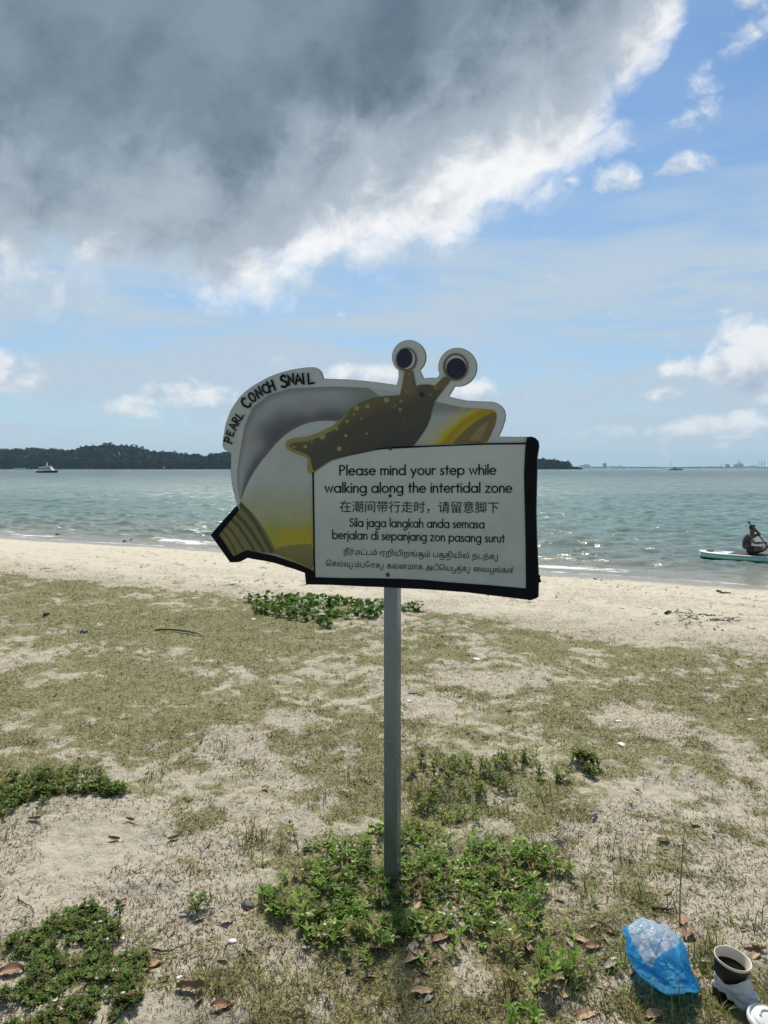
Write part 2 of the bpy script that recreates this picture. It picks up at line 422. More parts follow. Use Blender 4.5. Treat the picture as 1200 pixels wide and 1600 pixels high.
# small breaking waves running along the beach
along = X * sdir.x + Y * sdir.y
wob = (fbm(along * .16, s_ * .02, 71, 3) - .5) * 2.2
for c0, h0, sd in ((1.2, .08, 81), (3.4, .10, 91), (6.5, .06, 95)):
    d = s_ - c0 - wob
    shp = np.where(d < 0, np.exp(-(d / .28) ** 2), np.exp(-(d / .85) ** 2))
    Hh += h0 * shp * sm(fbm(along * .13 + 5, s_ * 0, sd, 2), .32, .62)
Hh += (fbm(along * .5, s_ * .5, 72, 3) - .5) * .03 * np.exp(-(s_ / 2) ** 2)
me = npmesh('sea_water', np.stack([X.ravel(), Y.ravel(), SEA + Hh.ravel()], 1), gridfaces(*X.shape)[:, ::-1],
            np.stack([np.clip((s_.ravel() + 30) / 60, 0, 1), np.clip(wob.ravel() / 4 + .5, 0, 1), np.clip(Hh.ravel() * 2.5 + .5, 0, 1)], 1))
m, t, b = mat('sea_water', (.1, .15, .15), .16, IOR=1.333)
co = t.node('ShaderNodeNewGeometry').outputs['Position']
sep = t.node('ShaderNodeSeparateColor'); t.put(sep.inputs[0], t.node('ShaderNodeAttribute', attribute_name='paint').outputs['Color'])
sxyz = t.node('ShaderNodeSeparateXYZ'); t.put(sxyz.inputs[0], co)
shd = t.sub(t.add(t.mul(sxyz.outputs[0], SN.x), t.mul(sxyz.outputs[1], SN.y)), S0)
wobs = t.mul(t.sub(sep.outputs[1], .5), 4); hgt = sep.outputs[2]
al = t.add(t.mul(sxyz.outputs[0], sdir.x), t.mul(sxyz.outputs[1], sdir.y))
cbv = t.node('ShaderNodeCombineXYZ'); t.put(cbv.inputs[0], t.mul(al, .5)); t.put(cbv.inputs[1], t.mul(shd, 1.6)); fv = cbv.outputs[0]
wcol = t.mix(t.sstep(shd, 0, 4.5), (.26, .235, .17), (.18, .225, .20))
wcol = t.mix(t.sstep(shd, 4, 16), wcol, (.14, .225, .20))
wcol = t.mix(t.sstep(shd, 20, 120), wcol, (.105, .195, .185))
wcol = t.mix(t.sstep(t.noise(co, .05, 3, .5), .4, .7, 0, .45), wcol, (.08, .15, .165))
fn = t.noise(fv, 2.9, 8, .76, .3)
d1 = t.sub(t.sub(shd, 1.1), wobs); d2 = t.sub(t.sub(shd, 3.4), wobs)
band = lambda d, a, w: t.mul(t.sstep(d, -a, 0), t.sstep(d, w, 0))
reg = t.sstep(t.noise(cbv.outputs[0], .26, 3, .6), .36, .66)
f1 = t.mul(band(d1, .9, .5), t.add(t.add(.30, t.mul(reg, .78)), t.sstep(al, 0, 7, 0, .22))); f2 = t.mul(band(d2, .5, .2), t.mul(reg, .8))
edge = t.mul(t.sstep(shd, .65, .08), t.add(.44, t.mul(reg, .30)))
foam = t.sstep(t.add(t.m('MAXIMUM', t.m('MAXIMUM', f1, t.mul(f2, .8)), edge), t.mul(t.sub(fn, .5), 3.2)), .55, .95)
cap = t.mul(t.sstep(t.add(hgt, t.mul(t.sub(fn, .5), .35)), .80, .92), t.sstep(shd, 60, 3, 0, .6))
t.put(b.inputs['Base Color'], t.mix(foam, wcol, (.80, .82, .82)))
t.put(b.inputs['Roughness'], t.mix(foam, (.22, .22, .22), (.8, .8, .8)))
dst = t.v('LENGTH', co)
hs = t.noise(t.v('MULTIPLY', co, (.55, 1.0, 1)), 3.4, 4, .58, .3)
hm = t.noise(t.v('MULTIPLY', co, (.45, 1.0, 1)), .75, 6, .62, .3)
hl = t.noise(t.v('MULTIPLY', co, (.8, .6, 1)), .14, 9, .72, .2)
hh_ = t.add(t.mul(hs, .05), t.add(t.mul(hm, t.sstep(dst, 30, 120, .10, .9)), t.mul(hl, t.sstep(dst, 40, 420, 0, 8.0))))
t.put(b.inputs['Normal'], t.bump(hh_, 1.0, 1.0))
tag(link('sea_water', me, m, smooth=True), 'choppy grey green sea with low waves breaking on the sand', kind='structure')

# ------------------------------------------------------------------ far island
ISL = 1500.0
top_px = [(-260, 702), (-160, 696), (-80, 700), (0, 698), (18, 699), (39, 702), (54, 703), (72, 699), (99, 694), (120, 689), (135, 691), (162, 694), (177, 701), (198, 704), (216, 703), (240, 706), (270, 709), (288, 711), (312, 709),
          (324, 705), (345, 702), (400, 700), (470, 706), (540, 703), (620, 708), (700, 706), (780, 712), (842, 716), (870, 716), (882, 719), (893, 723), (900, 728), (906, 733)]
tp = np.array(top_px, float); XI = (tp[:, 0] - 600) / F * ISL; HI = (HORIZ - tp[:, 1]) / F * ISL + EYE - SEA
TREE = 15.0
def ridge(x): return np.maximum(np.interp(x, XI, HI, left=0, right=0) - TREE, -2)
nx, ny = 160, 14
gx = np.linspace(-1200, 420, nx); gy = np.linspace(ISL - 25, ISL + 420, ny)
GX, GY = np.meshgrid(gx, gy)
def hill(x, y):
    q = (y - (ISL - 25)) / 445; return SEA - 1 + (ridge(x) + 2) * np.sin(np.clip(q * 2.0, 0, 1) * pi / 2) ** .8 * np.where(q > .5, np.cos((q - .5) * pi), 1)
ml = speck('island_soil', (.06, .075, .045), .9, .3, .05)
tag(link('island_hill', npmesh('island_hill', np.stack([GX.ravel(), GY.ravel(), hill(GX, GY).ravel()], 1), gridfaces(ny, nx)), ml, smooth=True), 'long low island hill across the water', kind='structure')
def quadcloud(C, Rr, nper, size, r_):
    """leaf clumps scattered through crown volumes: C (n,3), Rr (n,3)"""
    n = len(C); d = r_.normal(size=(n, nper, 3)); d /= np.linalg.norm(d, axis=2, keepdims=True)
    rad = r_.uniform(.45, 1.0, (n, nper, 1)) ** .6
    P = (C[:, None] + d * rad * Rr[:, None]).reshape(-1, 3)
    a = r_.normal(size=P.shape); a /= np.linalg.norm(a, axis=1, keepdims=True)
    b = np.cross(a, r_.normal(size=P.shape)); b /= np.linalg.norm(b, axis=1, keepdims=True)
    sz = (size * r_.uniform(.6, 1.4, (len(P), 1)))
    V = np.stack([P - a * sz - b * sz * .7, P + a * sz - b * sz * .7, P + a * sz * .8 + b * sz, P - a * sz * .8 + b * sz], 1).reshape(-1, 3)
    return V, np.arange(len(V)).reshape(-1, 4), np.repeat(np.arange(n), nper * 4)
fr = np.random.default_rng(3)
nT = 3200
tx = fr.uniform(-1150, 398, nT); tq = fr.uniform(0, 1, nT) ** 1.3; ty = ISL - 12 + tq * 300
front = np.arange(nT) < 700; ty[front] = ISL - 16 + fr.uniform(0, 14, 700)
tz = hill(tx, ty); keep = tz > SEA - 3; tx, ty, tz = tx[keep], ty[keep], np.maximum(tz[keep], SEA)
th = TREE * np.clip(fr.normal(.92, .17, len(tx)), .5, 1.35) * np.where(tx > 380, .5, 1) * np.clip((410 - tx) / 40, .3, 1)
cr = th * fr.uniform(.26, .46, len(tx))
C = np.stack([tx, ty, tz + th - cr * .75], 1); Rr = np.stack([cr, cr, cr * fr.uniform(.7, .95, len(tx))], 1)
V1, F1, id1 = quadcloud(C, Rr, 46, 1.5, fr)
C2 = np.stack([tx, ty, tz + th * .35], 1); R2 = np.stack([cr * .8, cr * .8, th * .36], 1)
V2, F2, id2 = quadcloud(C2, R2, 18, 2.2, fr)
tone = fr.uniform(.55, 1.35, len(tx)); hue = fr.uniform(0, 1, len(tx))
pal = np.stack([.006 + .008 * hue, .028 + .014 * hue, .026 + .008 * hue], 1) * tone[:, None]
me = npmesh('island_forest', np.concatenate([V1, V2]), np.concatenate([F1, F2 + len(V1)]), np.concatenate([pal[id1], pal[id2]]))
tag(link('island_forest', me, attr_mat('forest_leaves', .7, spec=.15)), 'dark wooded island stretching across the water behind the sign', 'forest', kind='stuff')

# ------------------------------------------------------------------ far shore with docks
FAR = 6500.0
def fx(px, d=FAR): return (px - 600) / F * d
def fh(py, d=FAR): return (HORIZ - py) / F * d + EYE
mb = MB()
P = [(fx(400), SEA - 1)]; n = 90
for i in range(n + 1):
    px = 700 + i * 800 / n
    P.append((fx(px), SEA + 6 + 16 * float(fbm(np.array([px * .05]), np.array([0.]), 9, 4)[0])))
P.append((fx(1500), SEA - 1))
mb.prism(P, FAR + 60, FAR + 400)
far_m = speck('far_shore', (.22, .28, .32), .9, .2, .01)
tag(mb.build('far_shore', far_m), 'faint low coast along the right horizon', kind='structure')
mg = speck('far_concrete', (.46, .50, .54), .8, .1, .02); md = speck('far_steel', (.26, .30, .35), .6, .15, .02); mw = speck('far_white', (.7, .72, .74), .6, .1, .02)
def sheds(px0, px1, py, lab, m):
    x0, x1 = fx(px0), fx(px1); h = fh(py); w = x1 - x0
    q = MB(); q.prism([(x0, SEA), (x1, SEA), (x1, h * .8), (x0 + w * .5, h), (x0, h * .8)], FAR, FAR + 50)
    tag(q.build('port_shed', m), lab, 'building', 'buildings on the far dock')
def tower(px, wpx, py, lab, m):
    x = fx(px); w = wpx / F * FAR / 2; h = fh(py); q = MB()
    q.box(x - w, FAR + 5, SEA, x + w, FAR + 30, h * .9); q.box(x - w * .5, FAR + 9, h * .9, x + w * .5, FAR + 24, h)
    tag(q.build('port_tower', m), lab, 'building', 'buildings on the far dock')
def chimney(px, py, lab):
    q = MB(); q.tube([(fx(px), FAR + 20, SEA), (fx(px), FAR + 20, fh(py))], [4.2, 2.6], 10)
    tag(q.build('chimney', mg), lab, 'chimney', 'tall thin stacks on the far dock')
def crane(px, py, lab):
    x = fx(px); h = fh(py); q = MB()
    for dx in (-9, 9):
        q.tube([(x + dx, FAR, SEA), (x + dx * .6, FAR, h * .62)], 1.6, 6)
    q.box(x - 9, FAR - 2, h * .60, x + 9, FAR + 2, h * .66); q.tube([(x - 4, FAR, h * .62), (x + 22, FAR, h)], 1.4, 6); q.tube([(x - 4, FAR, h * .62), (x - 18, FAR, h * .74)], 1.4, 6)
    tag(q.build('dock_crane', md), lab, 'crane', 'cranes on the far dock')
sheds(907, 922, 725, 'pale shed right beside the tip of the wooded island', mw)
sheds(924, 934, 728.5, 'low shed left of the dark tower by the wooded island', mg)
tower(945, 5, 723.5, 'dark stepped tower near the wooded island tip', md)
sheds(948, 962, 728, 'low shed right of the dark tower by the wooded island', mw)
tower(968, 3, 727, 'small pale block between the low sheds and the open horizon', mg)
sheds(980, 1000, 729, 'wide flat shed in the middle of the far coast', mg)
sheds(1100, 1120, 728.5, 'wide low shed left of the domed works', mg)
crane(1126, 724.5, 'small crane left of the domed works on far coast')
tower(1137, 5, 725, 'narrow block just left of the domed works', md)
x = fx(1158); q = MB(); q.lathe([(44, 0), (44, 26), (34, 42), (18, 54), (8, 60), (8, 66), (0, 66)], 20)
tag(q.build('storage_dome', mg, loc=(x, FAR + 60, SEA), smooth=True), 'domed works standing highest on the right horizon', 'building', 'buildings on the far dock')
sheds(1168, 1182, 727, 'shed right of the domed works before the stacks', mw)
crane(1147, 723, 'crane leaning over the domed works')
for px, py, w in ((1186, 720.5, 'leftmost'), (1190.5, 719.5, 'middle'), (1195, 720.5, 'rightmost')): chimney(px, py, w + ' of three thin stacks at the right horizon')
q = MB(); q.tube([(0, 0, 0), (0, 0, 60)], [2.5, 1.2], 8); q.box(-6, -6, 0, 6, 6, 8)
tag(q.build('beacon_mast', mg, loc=(fx(1047), FAR, SEA)), 'lone thin mast above the empty part of the horizon', 'mast')

# ------------------------------------------------------------------ boats
def hullmesh(L, Bm, H0, H1, bow=.35, n=16):
    """deckline from stern (-L/2) to bow (+L/2), returns MB"""
    V = []; k = 7
    for i in range(n + 1):
        u = i / n; x = -L / 2 + u * L
        w = Bm / 2 * (1 - max(0, (u - (1 - bow)) / bow) ** 2.2) * (0.9 + .1 * min(1, u * 4)); top = H0 + (H1 - H0) * u ** 2
        for j in range(k):
            a = -1 + 2 * j / (k - 1); yy = w * math.copysign(abs(a) ** .6, a); zz = -.3 + (top + .3) * abs(a) ** 1.8
            V.append((x + (zz * .35 if u > .9 else 0), yy, zz))
    Fc = [(i * k + j, (i + 1) * k + j, (i + 1) * k + j + 1, i * k + j + 1) for i in range(n) for j in range(k - 1)]
    Fc += [tuple(i * k for i in range(n + 1)) + tuple(i * k + k - 1 for i in range(n, -1, -1)), tuple(range(k))]
    return MB().add(V, Fc)
m_navy = speck('navy_hull', (.012, .016, .025), .35, .3, 2); m_white = speck('boat_white', (.9, .9, .9), .4, .06, 3); m_glass = speck('dark_glass', (.01, .012, .016), .08, .2, 2)
bp = G(74, 738.6, SEA)
boat = thing('motor_boat', 'white cabin patrol boat with dark hull before the wooded island', 'boat', (bp.x, bp.y, SEA), R(-4))
hullmesh(11.2, 3.2, .85, 1.25).build('hull', m_navy, boat, True)
MB().box(-4.6, -1.35, .95, 3.4, 1.35, 1.25).build('deck', m_white, boat)
MB().prism([(-1.4, 1.25), (3.4, 1.25), (2.7, 2.2), (1.9, 3.2), (-1.0, 3.2)], -1.2, 1.2).build('wheelhouse', m_white, boat)
wn = MB().prism([(-.3, 2.05), (.45, 2.05), (.45, 2.7), (-.3, 2.7)], -1.225, 1.225).prism([(.75, 2.05), (1.75, 2.05), (1.5, 2.7), (.75, 2.7)], -1.225, 1.225)
wn.build('window', m_glass, boat)
MB().prism([(-4.2, 2.45), (-.2, 3.21), (2.1, 3.21), (2.1, 3.6), (-.3, 3.6), (-4.2, 2.85)], -1.35, 1.35).build('roof', m_white, boat)
for sy_ in (-1.2, 1.2): MB().tube([(-4.0, sy_, 1.2), (-4.0, sy_, 2.5)], .06, 6).build('canopy_post', m_white, boat)
mst = MB().tube([(-.1, 0, 3.1), (-.05, 0, 5.4)], [.34, .22], 8).tube([(-.05, 0, 5.4), (-.05, 0, 6.1)], .05, 6).box(-.35, -.6, 4.1, .25, .6, 4.3)
mst.build('mast', m_white, boat)
MB().tube([(3.2, -1.1, 1.2), (3.2, -1.1, 1.9), (5.4, 0, 2.0), (3.2, 1.1, 1.9), (3.2, 1.1, 1.2)], .035, 6).build('bow_rail', m_white, boat)
bp = G(1056, 734.6, SEA)
b2 = thing('work_boat', 'small dark low boat far out on the right horizon', 'boat', (bp.x, bp.y, SEA), R(6))
hullmesh(17, 4, 1.2, 2.0).build('hull', md, b2, True); MB().prism([(-5, 1.4), (1, 1.4), (.2, 3.6), (-4.5, 3.6)], -1.5, 1.5).build('wheelhouse', mg, b2)
bp = G(32, 733.6, SEA)
b3 = thing('launch_boat', 'long low pale boat behind the patrol boat', 'boat', (bp.x, bp.y, SEA), R(2))
hullmesh(36, 5, 1.0, 1.5).build('hull', mg, b3, True); MB().prism([(-12, 1.2), (8, 1.2), (7, 2.4), (-12, 2.4)], -1.6, 1.6).build('wheelhouse', m_white, b3)

# ------------------------------------------------------------------ paddle board, paddler, paddle
teal_m = speck('board_teal', (.36, .74, .62), .35, .08, 3); bwhite_m = speck('board_white', (.74, .78, .76), .4, .05, 3); pad_m = speck('deck_pad', (.05, .045, .05), .8, .2, 20); blk_m = speck('black_rubber', (.010, .010, .012), .6, .3, 20)
skin_m = speck('skin', (.15, .08, .055), .55, .12, 12); hair_m = speck('hair', (.012, .010, .009), .6, .3, 60); shirt_m = speck('grey_shirt', (.055, .06, .068), .85, .15, 9, .4, 25); short_m = speck('dark_shorts', (.03, .033, .045), .85, .15, 9)
tail = G(1093, 867, SEA + .05); head = Vector((cos(R(-40)), sin(R(-40)), 0))
bz = math.atan2(head.y, head.x)
sup = thing('paddle_board', 'teal and white inflatable paddle board floating off the right of the beach', 'paddle board', (tail.x, tail.y, SEA + .04), bz)
BL = 3.15
def outline(u): return .36 * (min(1, (u / .22)) ** .42 * min(1, ((1 - u) / .34)) ** .55) + .05
def boardsec(z0, z1, sc=1.0, u0=0.0, u1=1.0, rnd=.045, n=40):
    V = []; Fc = []; k = 12
    for i in range(n + 1):
        u = u0 + (u1 - u0) * i / n; w = outline(u) * sc; rk = .10 * max(0, (u - .7) / .3) ** 2 + .02 * max(0, (.1 - u) / .1)
        for j in range(k):
            a = 2 * pi * (j + .5) / k; cy_ = w * math.copysign(abs(cos(a)) ** .35, cos(a)); cz = math.copysign(abs(sin(a)) ** .6, sin(a))
            V.append((u * BL, cy_, (z0 + z1) / 2 + cz * (z1 - z0) / 2 + rk))
    for i in range(n):
        for j in range(k): Fc.append((i * k + j, (i + 1) * k + j, (i + 1) * k + (j + 1) % k, i * k + (j + 1) % k))
    Fc += [tuple(range(k)), tuple(range(n * k, n * k + k))[::-1]]
    return MB().add(V, Fc)
boardsec(-.03, .095).build('hull', teal_m, sup, True)
boardsec(.085, .128, .985).build('deck', bwhite_m, sup, True)
boardsec(.126, .136, .8, .26, .82).build('deck_pad', pad_m, sup)
MB().box(.20, -.10, .128, .34, .12, .155).box(.34, -.02, .128, .62, .0, .14).build('fin_handle', blk_m, sup)
boardsec(-.028, .097, 1.012, .565, .60, n=3).build('rail_patch', bwhite_m, sup); boardsec(-.02, .085, 1.02, .60, .625, n=3).build('rail_strap', blk_m, sup)
kx = (1171 - 600) / F; pxl = (kx * tail.y - tail.x) / (head.x - kx * head.y); pbase = Vector((tail.x, tail.y, 0)) + head * pxl
per = thing('person', 'person in a dark grey shirt sitting on the paddle board holding a paddle', 'person', (pbase.x, pbase.y, SEA + .178), bz)
def skin(name, nodes, edges, m, parent, root=0, sub=2):
    me = bpy.data.meshes.new(name); me.from_pydata([n_[:3] for n_ in nodes], edges, []); o = bpy.data.objects.new(name, me); COL.objects.link(o)
    o.modifiers.new('s', 'SKIN'); sv = me.skin_vertices[0].data
    for i, n_ in enumerate(nodes):
        rr_ = n_[3] if hasattr(n_[3], '__len__') else (n_[3], n_[3]); sv[i].radius = rr_; sv[i].use_root = (i == root)
    sb = o.modifiers.new('d', 'SUBSURF'); sb.levels = sb.render_levels = sub
    bpy.context.view_layer.update(); mm = bpy.data.meshes.new_from_object(o.evaluated_get(bpy.context.evaluated_depsgraph_get()))
    bpy.data.objects.remove(o); return link(name, mm, m, parent, smooth=True)
def chain(N, E, start, pts):
    i = start
    for p in pts: N.append(p); E.append((i, len(N) - 1)); i = len(N) - 1
    return i
UH = Vector((.17, -.13, .655)); LH = Vector((.46, -.28, .335))            # hands on the shaft: upper, lower
N_ = [(0, 0, .11, (.14, .11))]; E2 = []
ch = chain(N_, E2, 0, [(-.03, 0, .24, (.135, .10)), (-.005, 0, .37, (.15, .105)), (.04, 0, .455, (.12, .09))])
nk = chain(N_, E2, ch, [(.075, -.01, .53, .05), (.10, -.015, .59, (.062, .07)), (.115, -.018, .655, (.074, .085)), (.115, -.018, .71, (.058, .07))])
chain(N_, E2, nk - 1, [(.195, -.03, .645, .016)])                           # nose
def arm(sh, el, hd, fdir):
    a_ = chain(N_, E2, ch, [sh + (.058,), tuple((Vector(sh) + Vector(el)) / 2) + (.046,), el + (.038,), tuple((Vector(el) + hd) / 2) + (.034,)])
    w_ = chain(N_, E2, a_, [tuple(hd - fdir * .05) + (.026,), tuple(hd) + ((.034, .018),)])
    side = fdir.cross(Vector((.66, 0, -.75))).normalized(); along_ = Vector((.66, 0, -.75)).normalized()
    for k_, l_ in zip((-1.5, -.5, .5, 1.5), (.030, .036, .034, .026)):
        b_ = hd + along_ * k_ * .018 + fdir * .03
        chain(N_, E2, w_, [tuple(b_) + (.0095,), tuple(b_ + fdir * l_ * .6 + side * .02) + (.009,), tuple(b_ + side * .045 - fdir * .005) + (.008,)])
    chain(N_, E2, w_, [tuple(hd + along_ * -.03 + side * .012) + (.011,), tuple(hd + fdir * .025 + side * .04 - along_ * .015) + (.009,)])
arm((.05, .175, .455), (.24, .20, .50), UH, Vector((-.3, -.95, .1)).normalized())
arm((.05, -.175, .45), (.24, -.30, .31), LH, Vector((.9, .1, .05)).normalized())
for sg in (1, -1):
    chain(N_, E2, 0, [(.10, sg * .11, .10, .088), (.27, sg * .21, .14, .070), (.40, sg * .25, .17, .056), (.31, sg * .13, .085, .048), (.20, -sg * .02, .05, .040), (.17, -sg * .09, .045, .030)])
    chain(N_, E2, len(N_) - 2, [(.22, -sg * .10, .04, .024)])
skin('body', N_, E2, skin_m, per)
skin('shirt', [(-.005, 0, .10, (.155, .12)), (-.035, 0, .24, (.152, .116)), (-.012, 0, .37, (.168, .122)), (.035, 0, .455, (.135, .105)), (.065, -.005, .515, .066), (.05, .175, .455, .072), (.15, .195, .48, .060), (.05, -.175, .45, .072), (.15, -.24, .375, .060)], [(0, 1), (1, 2), (2, 3), (3, 4), (3, 5), (5, 6), (3, 7), (7, 8)], shirt_m, per)
skin('shorts', [(0, 0, .105, (.150, .118)), (.10, .11, .10, .098), (.27, .21, .14, .082), (.10, -.11, .10, .098), (.27, -.21, .14, .082)], [(0, 1), (1, 2), (0, 3), (3, 4)], short_m, per)
skin('hair', [(.085, -.015, .625, (.066, .070)), (.085, -.016, .675, (.085, .088)), (.105, -.018, .725, (.074, .078)), (.165, -.02, .735, (.03, .05))], [(0, 1), (1, 2), (2, 3)], hair_m, per)
pad = thing('paddle', 'black paddle held slanting forward by the person on the paddle board', 'paddle', (pbase.x, pbase.y, SEA + .178), bz)
pd = (LH - UH).normalized(); T0 = UH - pd * .24; T1 = LH + pd * .72
MB().tube([T0, T1], .016, 8).build('shaft', blk_m, pad); gq = pd.cross(Vector((0, 1, 0))).normalized()
MB().tube([T0 + Vector((0, -.06, 0)), T0 + Vector((0, .06, 0))], .018, 8).build('grip', blk_m, pad)
V = []; 
for i in range(9):
    u = i / 8; w_ = .085 * (sin(pi * min(1, .12 + u * .88)) ** .6) + .012
    c = T1 + pd * (u * .42)
    for sg in (-1, 1):
        for th_ in (-.006, .006): V.append(c + Vector((0, 1, 0)) * w_ * sg + gq * th_)
Fc = []
for i in range(8):
    a = i * 4; Fc += [(a, a + 2, a + 6, a + 4), (a + 1, a + 5, a + 7, a + 3), (a, a + 4, a + 5, a + 1), (a + 2, a + 3, a + 7, a + 6)]
MB().add(V, Fc + [(0, 1, 3, 2), (32, 34, 35, 33)]).build('blade', blk_m, pad)
# ------------------------------------------------------------------ the sign
THETA = R(-20); PB = G(613, 1378); PB.z = Z(PB.x, PB.y)
PW = .0405; YF = -PW / 2 - .007                        # post width, front face of the board
sign = thing('warning_sign', 'snail shaped warning sign board with black lettering on a grey metal post', 'sign', PB, THETA)
CT, ST = cos(THETA), sin(THETA)
def SP(px, py):
    """photo pixel -> (u, v) on the board's front plane"""
    d = ray(px, py); n = Vector((ST, -CT, 0)); p0 = PB + Vector((-ST * YF, CT * YF, 0))
    q = CAM + d * ((p0 - CAM).dot(n) / d.dot(n)) - PB
    return (q.x * CT + q.y * ST, q.z)
def SPs(P): return [SP(*p) for p in P]
board_m = speck('sign_enamel', (.60, .62, .60), .42, .05, 9, .08, 25)
edge_m = speck('board_edge', (.10, .105, .11), .5, .2, 20)
tape_m = speck('black_tape', (.004, .006, .010), .8, .3, 30, .5, 55, **{'Specular IOR Level': .15})
post_m, t, b = mat('galvanised_post', (.20, .23, .25), .42, Metallic=.55)
co = t.node('ShaderNodeTexCoord').outputs['Object']; n_ = t.noise(t.v('MULTIPLY', co, (1, 1, .25)), 26, 6, .65, .5)
t.put(b.inputs['Base Color'], t.mix(n_, (.095, .135, .165), (.20, .265, .315))); t.put(b.inputs['Roughness'], t.sstep(n_, .3, .7, .18, .36))
t.put(b.inputs['Normal'], t.bump(t.noise(co, 70, 4, .6), .12, .003))
ru = t.noise(t.v('MULTIPLY', co, (1, 1, .5)), 48, 6, .68); sz_ = t.node('ShaderNodeSeparateXYZ'); t.put(sz_.inputs[0], co)
rk = t.m('MAXIMUM', t.sstep(ru, .66, .74), t.mul(t.sstep(sz_.outputs[2], .22, .0), t.sstep(ru, .42, .58))); bc_ = b.inputs['Base Color'].links[0].from_socket
scr = t.sstep(t.noise(t.v('MULTIPLY', co, (4, 4, .35)), 90, 3, .6), .66, .72, 0, .6); bc_ = t.mix(scr, bc_, (.42, .45, .47)); t.put(b.inputs['Base Color'], t.mix(t.mul(rk, .8), bc_, (.13, .07, .04))); t.put(b.inputs['Metallic'], t.sstep(rk, 0, 1, .55, 0))
ink_m = speck('black_ink', (.006, .008, .013), .6, .3, 40, **{'Specular IOR Level': .2})
bolt_m = speck('bolt_steel', (.055, .055, .055), .4, .3, 60, Metallic=.6)
art_m = attr_mat('sign_print', .42, .10)
# post: square tube with rounded corners
zt = SP(610, 712)[1]
pr = []; rad_ = .005; h_ = PW / 2
for cx_, cy_, a0 in ((h_ - rad_, h_ - rad_, 0), (-h_ + rad_, h_ - rad_, 90), (-h_ + rad_, -h_ + rad_, 180), (h_ - rad_, -h_ + rad_, 270)):
    pr += [(cx_ + rad_ * cos(R(a0 + k * 22.5)), cy_ + rad_ * sin(R(a0 + k * 22.5))) for k in range(5)]
q = MB(); n = len(pr)
q.add([(x, y, -.25) for x, y in pr] + [(x, y, zt) for x, y in pr], [(i, (i + 1) % n, n + (i + 1) % n, n + i) for i in range(n)] + [tuple(range(n, 2 * n)), tuple(range(n))[::-1]])
q.build('post', post_m, sign)
def circ(cx, cy, r, a0, a1, k=14): return [(cx + r * cos(R(a0 + (a1 - a0) * i / k)), cy + r * sin(R(a0 + (a1 - a0) * i / k))) for i in range(k + 1)]
OUT = [(347.5, 696), (348.7, 685), (352.5, 662), (360, 642), (366, 632), (375, 620), (384, 611), (395, 603), (407, 596), (420, 589), (434, 583.5), (450, 579), (465, 576), (480, 574), (492.5, 574), (498, 576.5), (502, 581), (505.5, 591.5), (520, 592), (545, 593), (570, 595), (595, 598), (620, 601.5), (623, 588)]
OUT += circ(639, 557.8, 26.7, 128, 410, 30) + [(662, 591), (672.5, 590), (682.5, 590.3), (686.5, 586)]
OUT += circ(715, 573.7, 30.4, 160, 458, 34) + [(709, 607), (701, 619.5), (715, 623), (730, 626), (750, 627), (768, 627.5), (776, 629.5), (783, 633.5), (788, 640), (790, 648), (789.5, 656), (785, 670), (779.5, 682), (800, 682.5), (830, 682.5), (838, 686),
        (840, 720), (838, 800), (840, 870), (840.5, 932), (826, 934), (762.5, 926), (697.5, 919.5), (626, 915.5), (567.5, 913), (482, 910), (480, 894), (462.5, 887), (432.5, 877), (395, 870.5), (386, 868), (372.5, 876), (362, 876), (333, 835.5), (371, 791),
        (369.5, 786), (366, 773), (362.5, 758), (360.5, 735), (361, 709), (356, 705.5), (350, 702)]
BD_ = MB(); BD_.prism(SPs(OUT), YF, YF + .006); board = BD_.build('board', edge_m, sign)
BASE_Y = YF - .0008
def layer(name, poly, paint, k, m=None, step=4.0, parent=None, label=None):
    """flat printed area k steps above the enamel; paint(px, py) -> colour array"""
    P = np.array(poly, float)
    lo, hi = P.min(0), P.max(0)
    gx_, gy_ = np.meshgrid(np.arange(lo[0] + step / 2, hi[0], step), np.arange(lo[1] + step / 2, hi[1], step))
    gx_, gy_ = gx_.ravel(), gy_.ravel(); ins = inpoly(gx_, gy_, poly); pts = list(poly) + list(zip(gx_[ins], gy_[ins]))
    nP = len(poly)
    r_ = geometry.delaunay_2d_cdt([Vector(p) for p in pts], [(i, (i + 1) % nP) for i in range(nP)], [], 1, 1e-4)
    vv = np.array([tuple(v) for v in r_[0]]); fc = np.array([tuple(f) for f in r_[2]])
    y = BASE_Y - .0006 * k
    V = np.array([(u, y, w) for u, w in (SP(*p) for p in vv)])
    me = npmesh(name, V, fc, paint(vv[:, 0], vv[:, 1]) if callable(paint) else np.tile(np.array(paint), (len(V), 1)))
    bm = bmesh.new(); bm.from_mesh(me)
    for f in bm.faces:
        if f.normal.y > 0: f.normal_flip()
    bm.to_mesh(me); bm.free()
    o = link(name, me, m or art_m, parent or board)
    if label: o['label'] = label
    return o
KA = 1 / .345
def al(r, g, b): return np.clip(np.array(srgb(r, g, b)) * KA, .004, .85)
def mixc(c0, c1, f): f = np.asarray(f)[:, None]; return c0 * (1 - f) + c1 * f
def dist_poly(x, y, P):
    d = np.full(len(x), 1e9); tt = np.zeros(len(x)); L = 0
    for (x0, y0), (x1, y1) in zip(P[:-1], P[1:]):
        l = math.hypot(x1 - x0, y1 - y0); u = np.clip(((x - x0) * (x1 - x0) + (y - y0) * (y1 - y0)) / l ** 2, 0, 1)
        dd = np.hypot(x - x0 - u * (x1 - x0), y - y0 - u * (y1 - y0)); w = dd < d; d = np.where(w, dd, d); tt = np.where(w, L + u * l, tt); L += l
    return d, tt
WHITE = al(112, 119, 118)
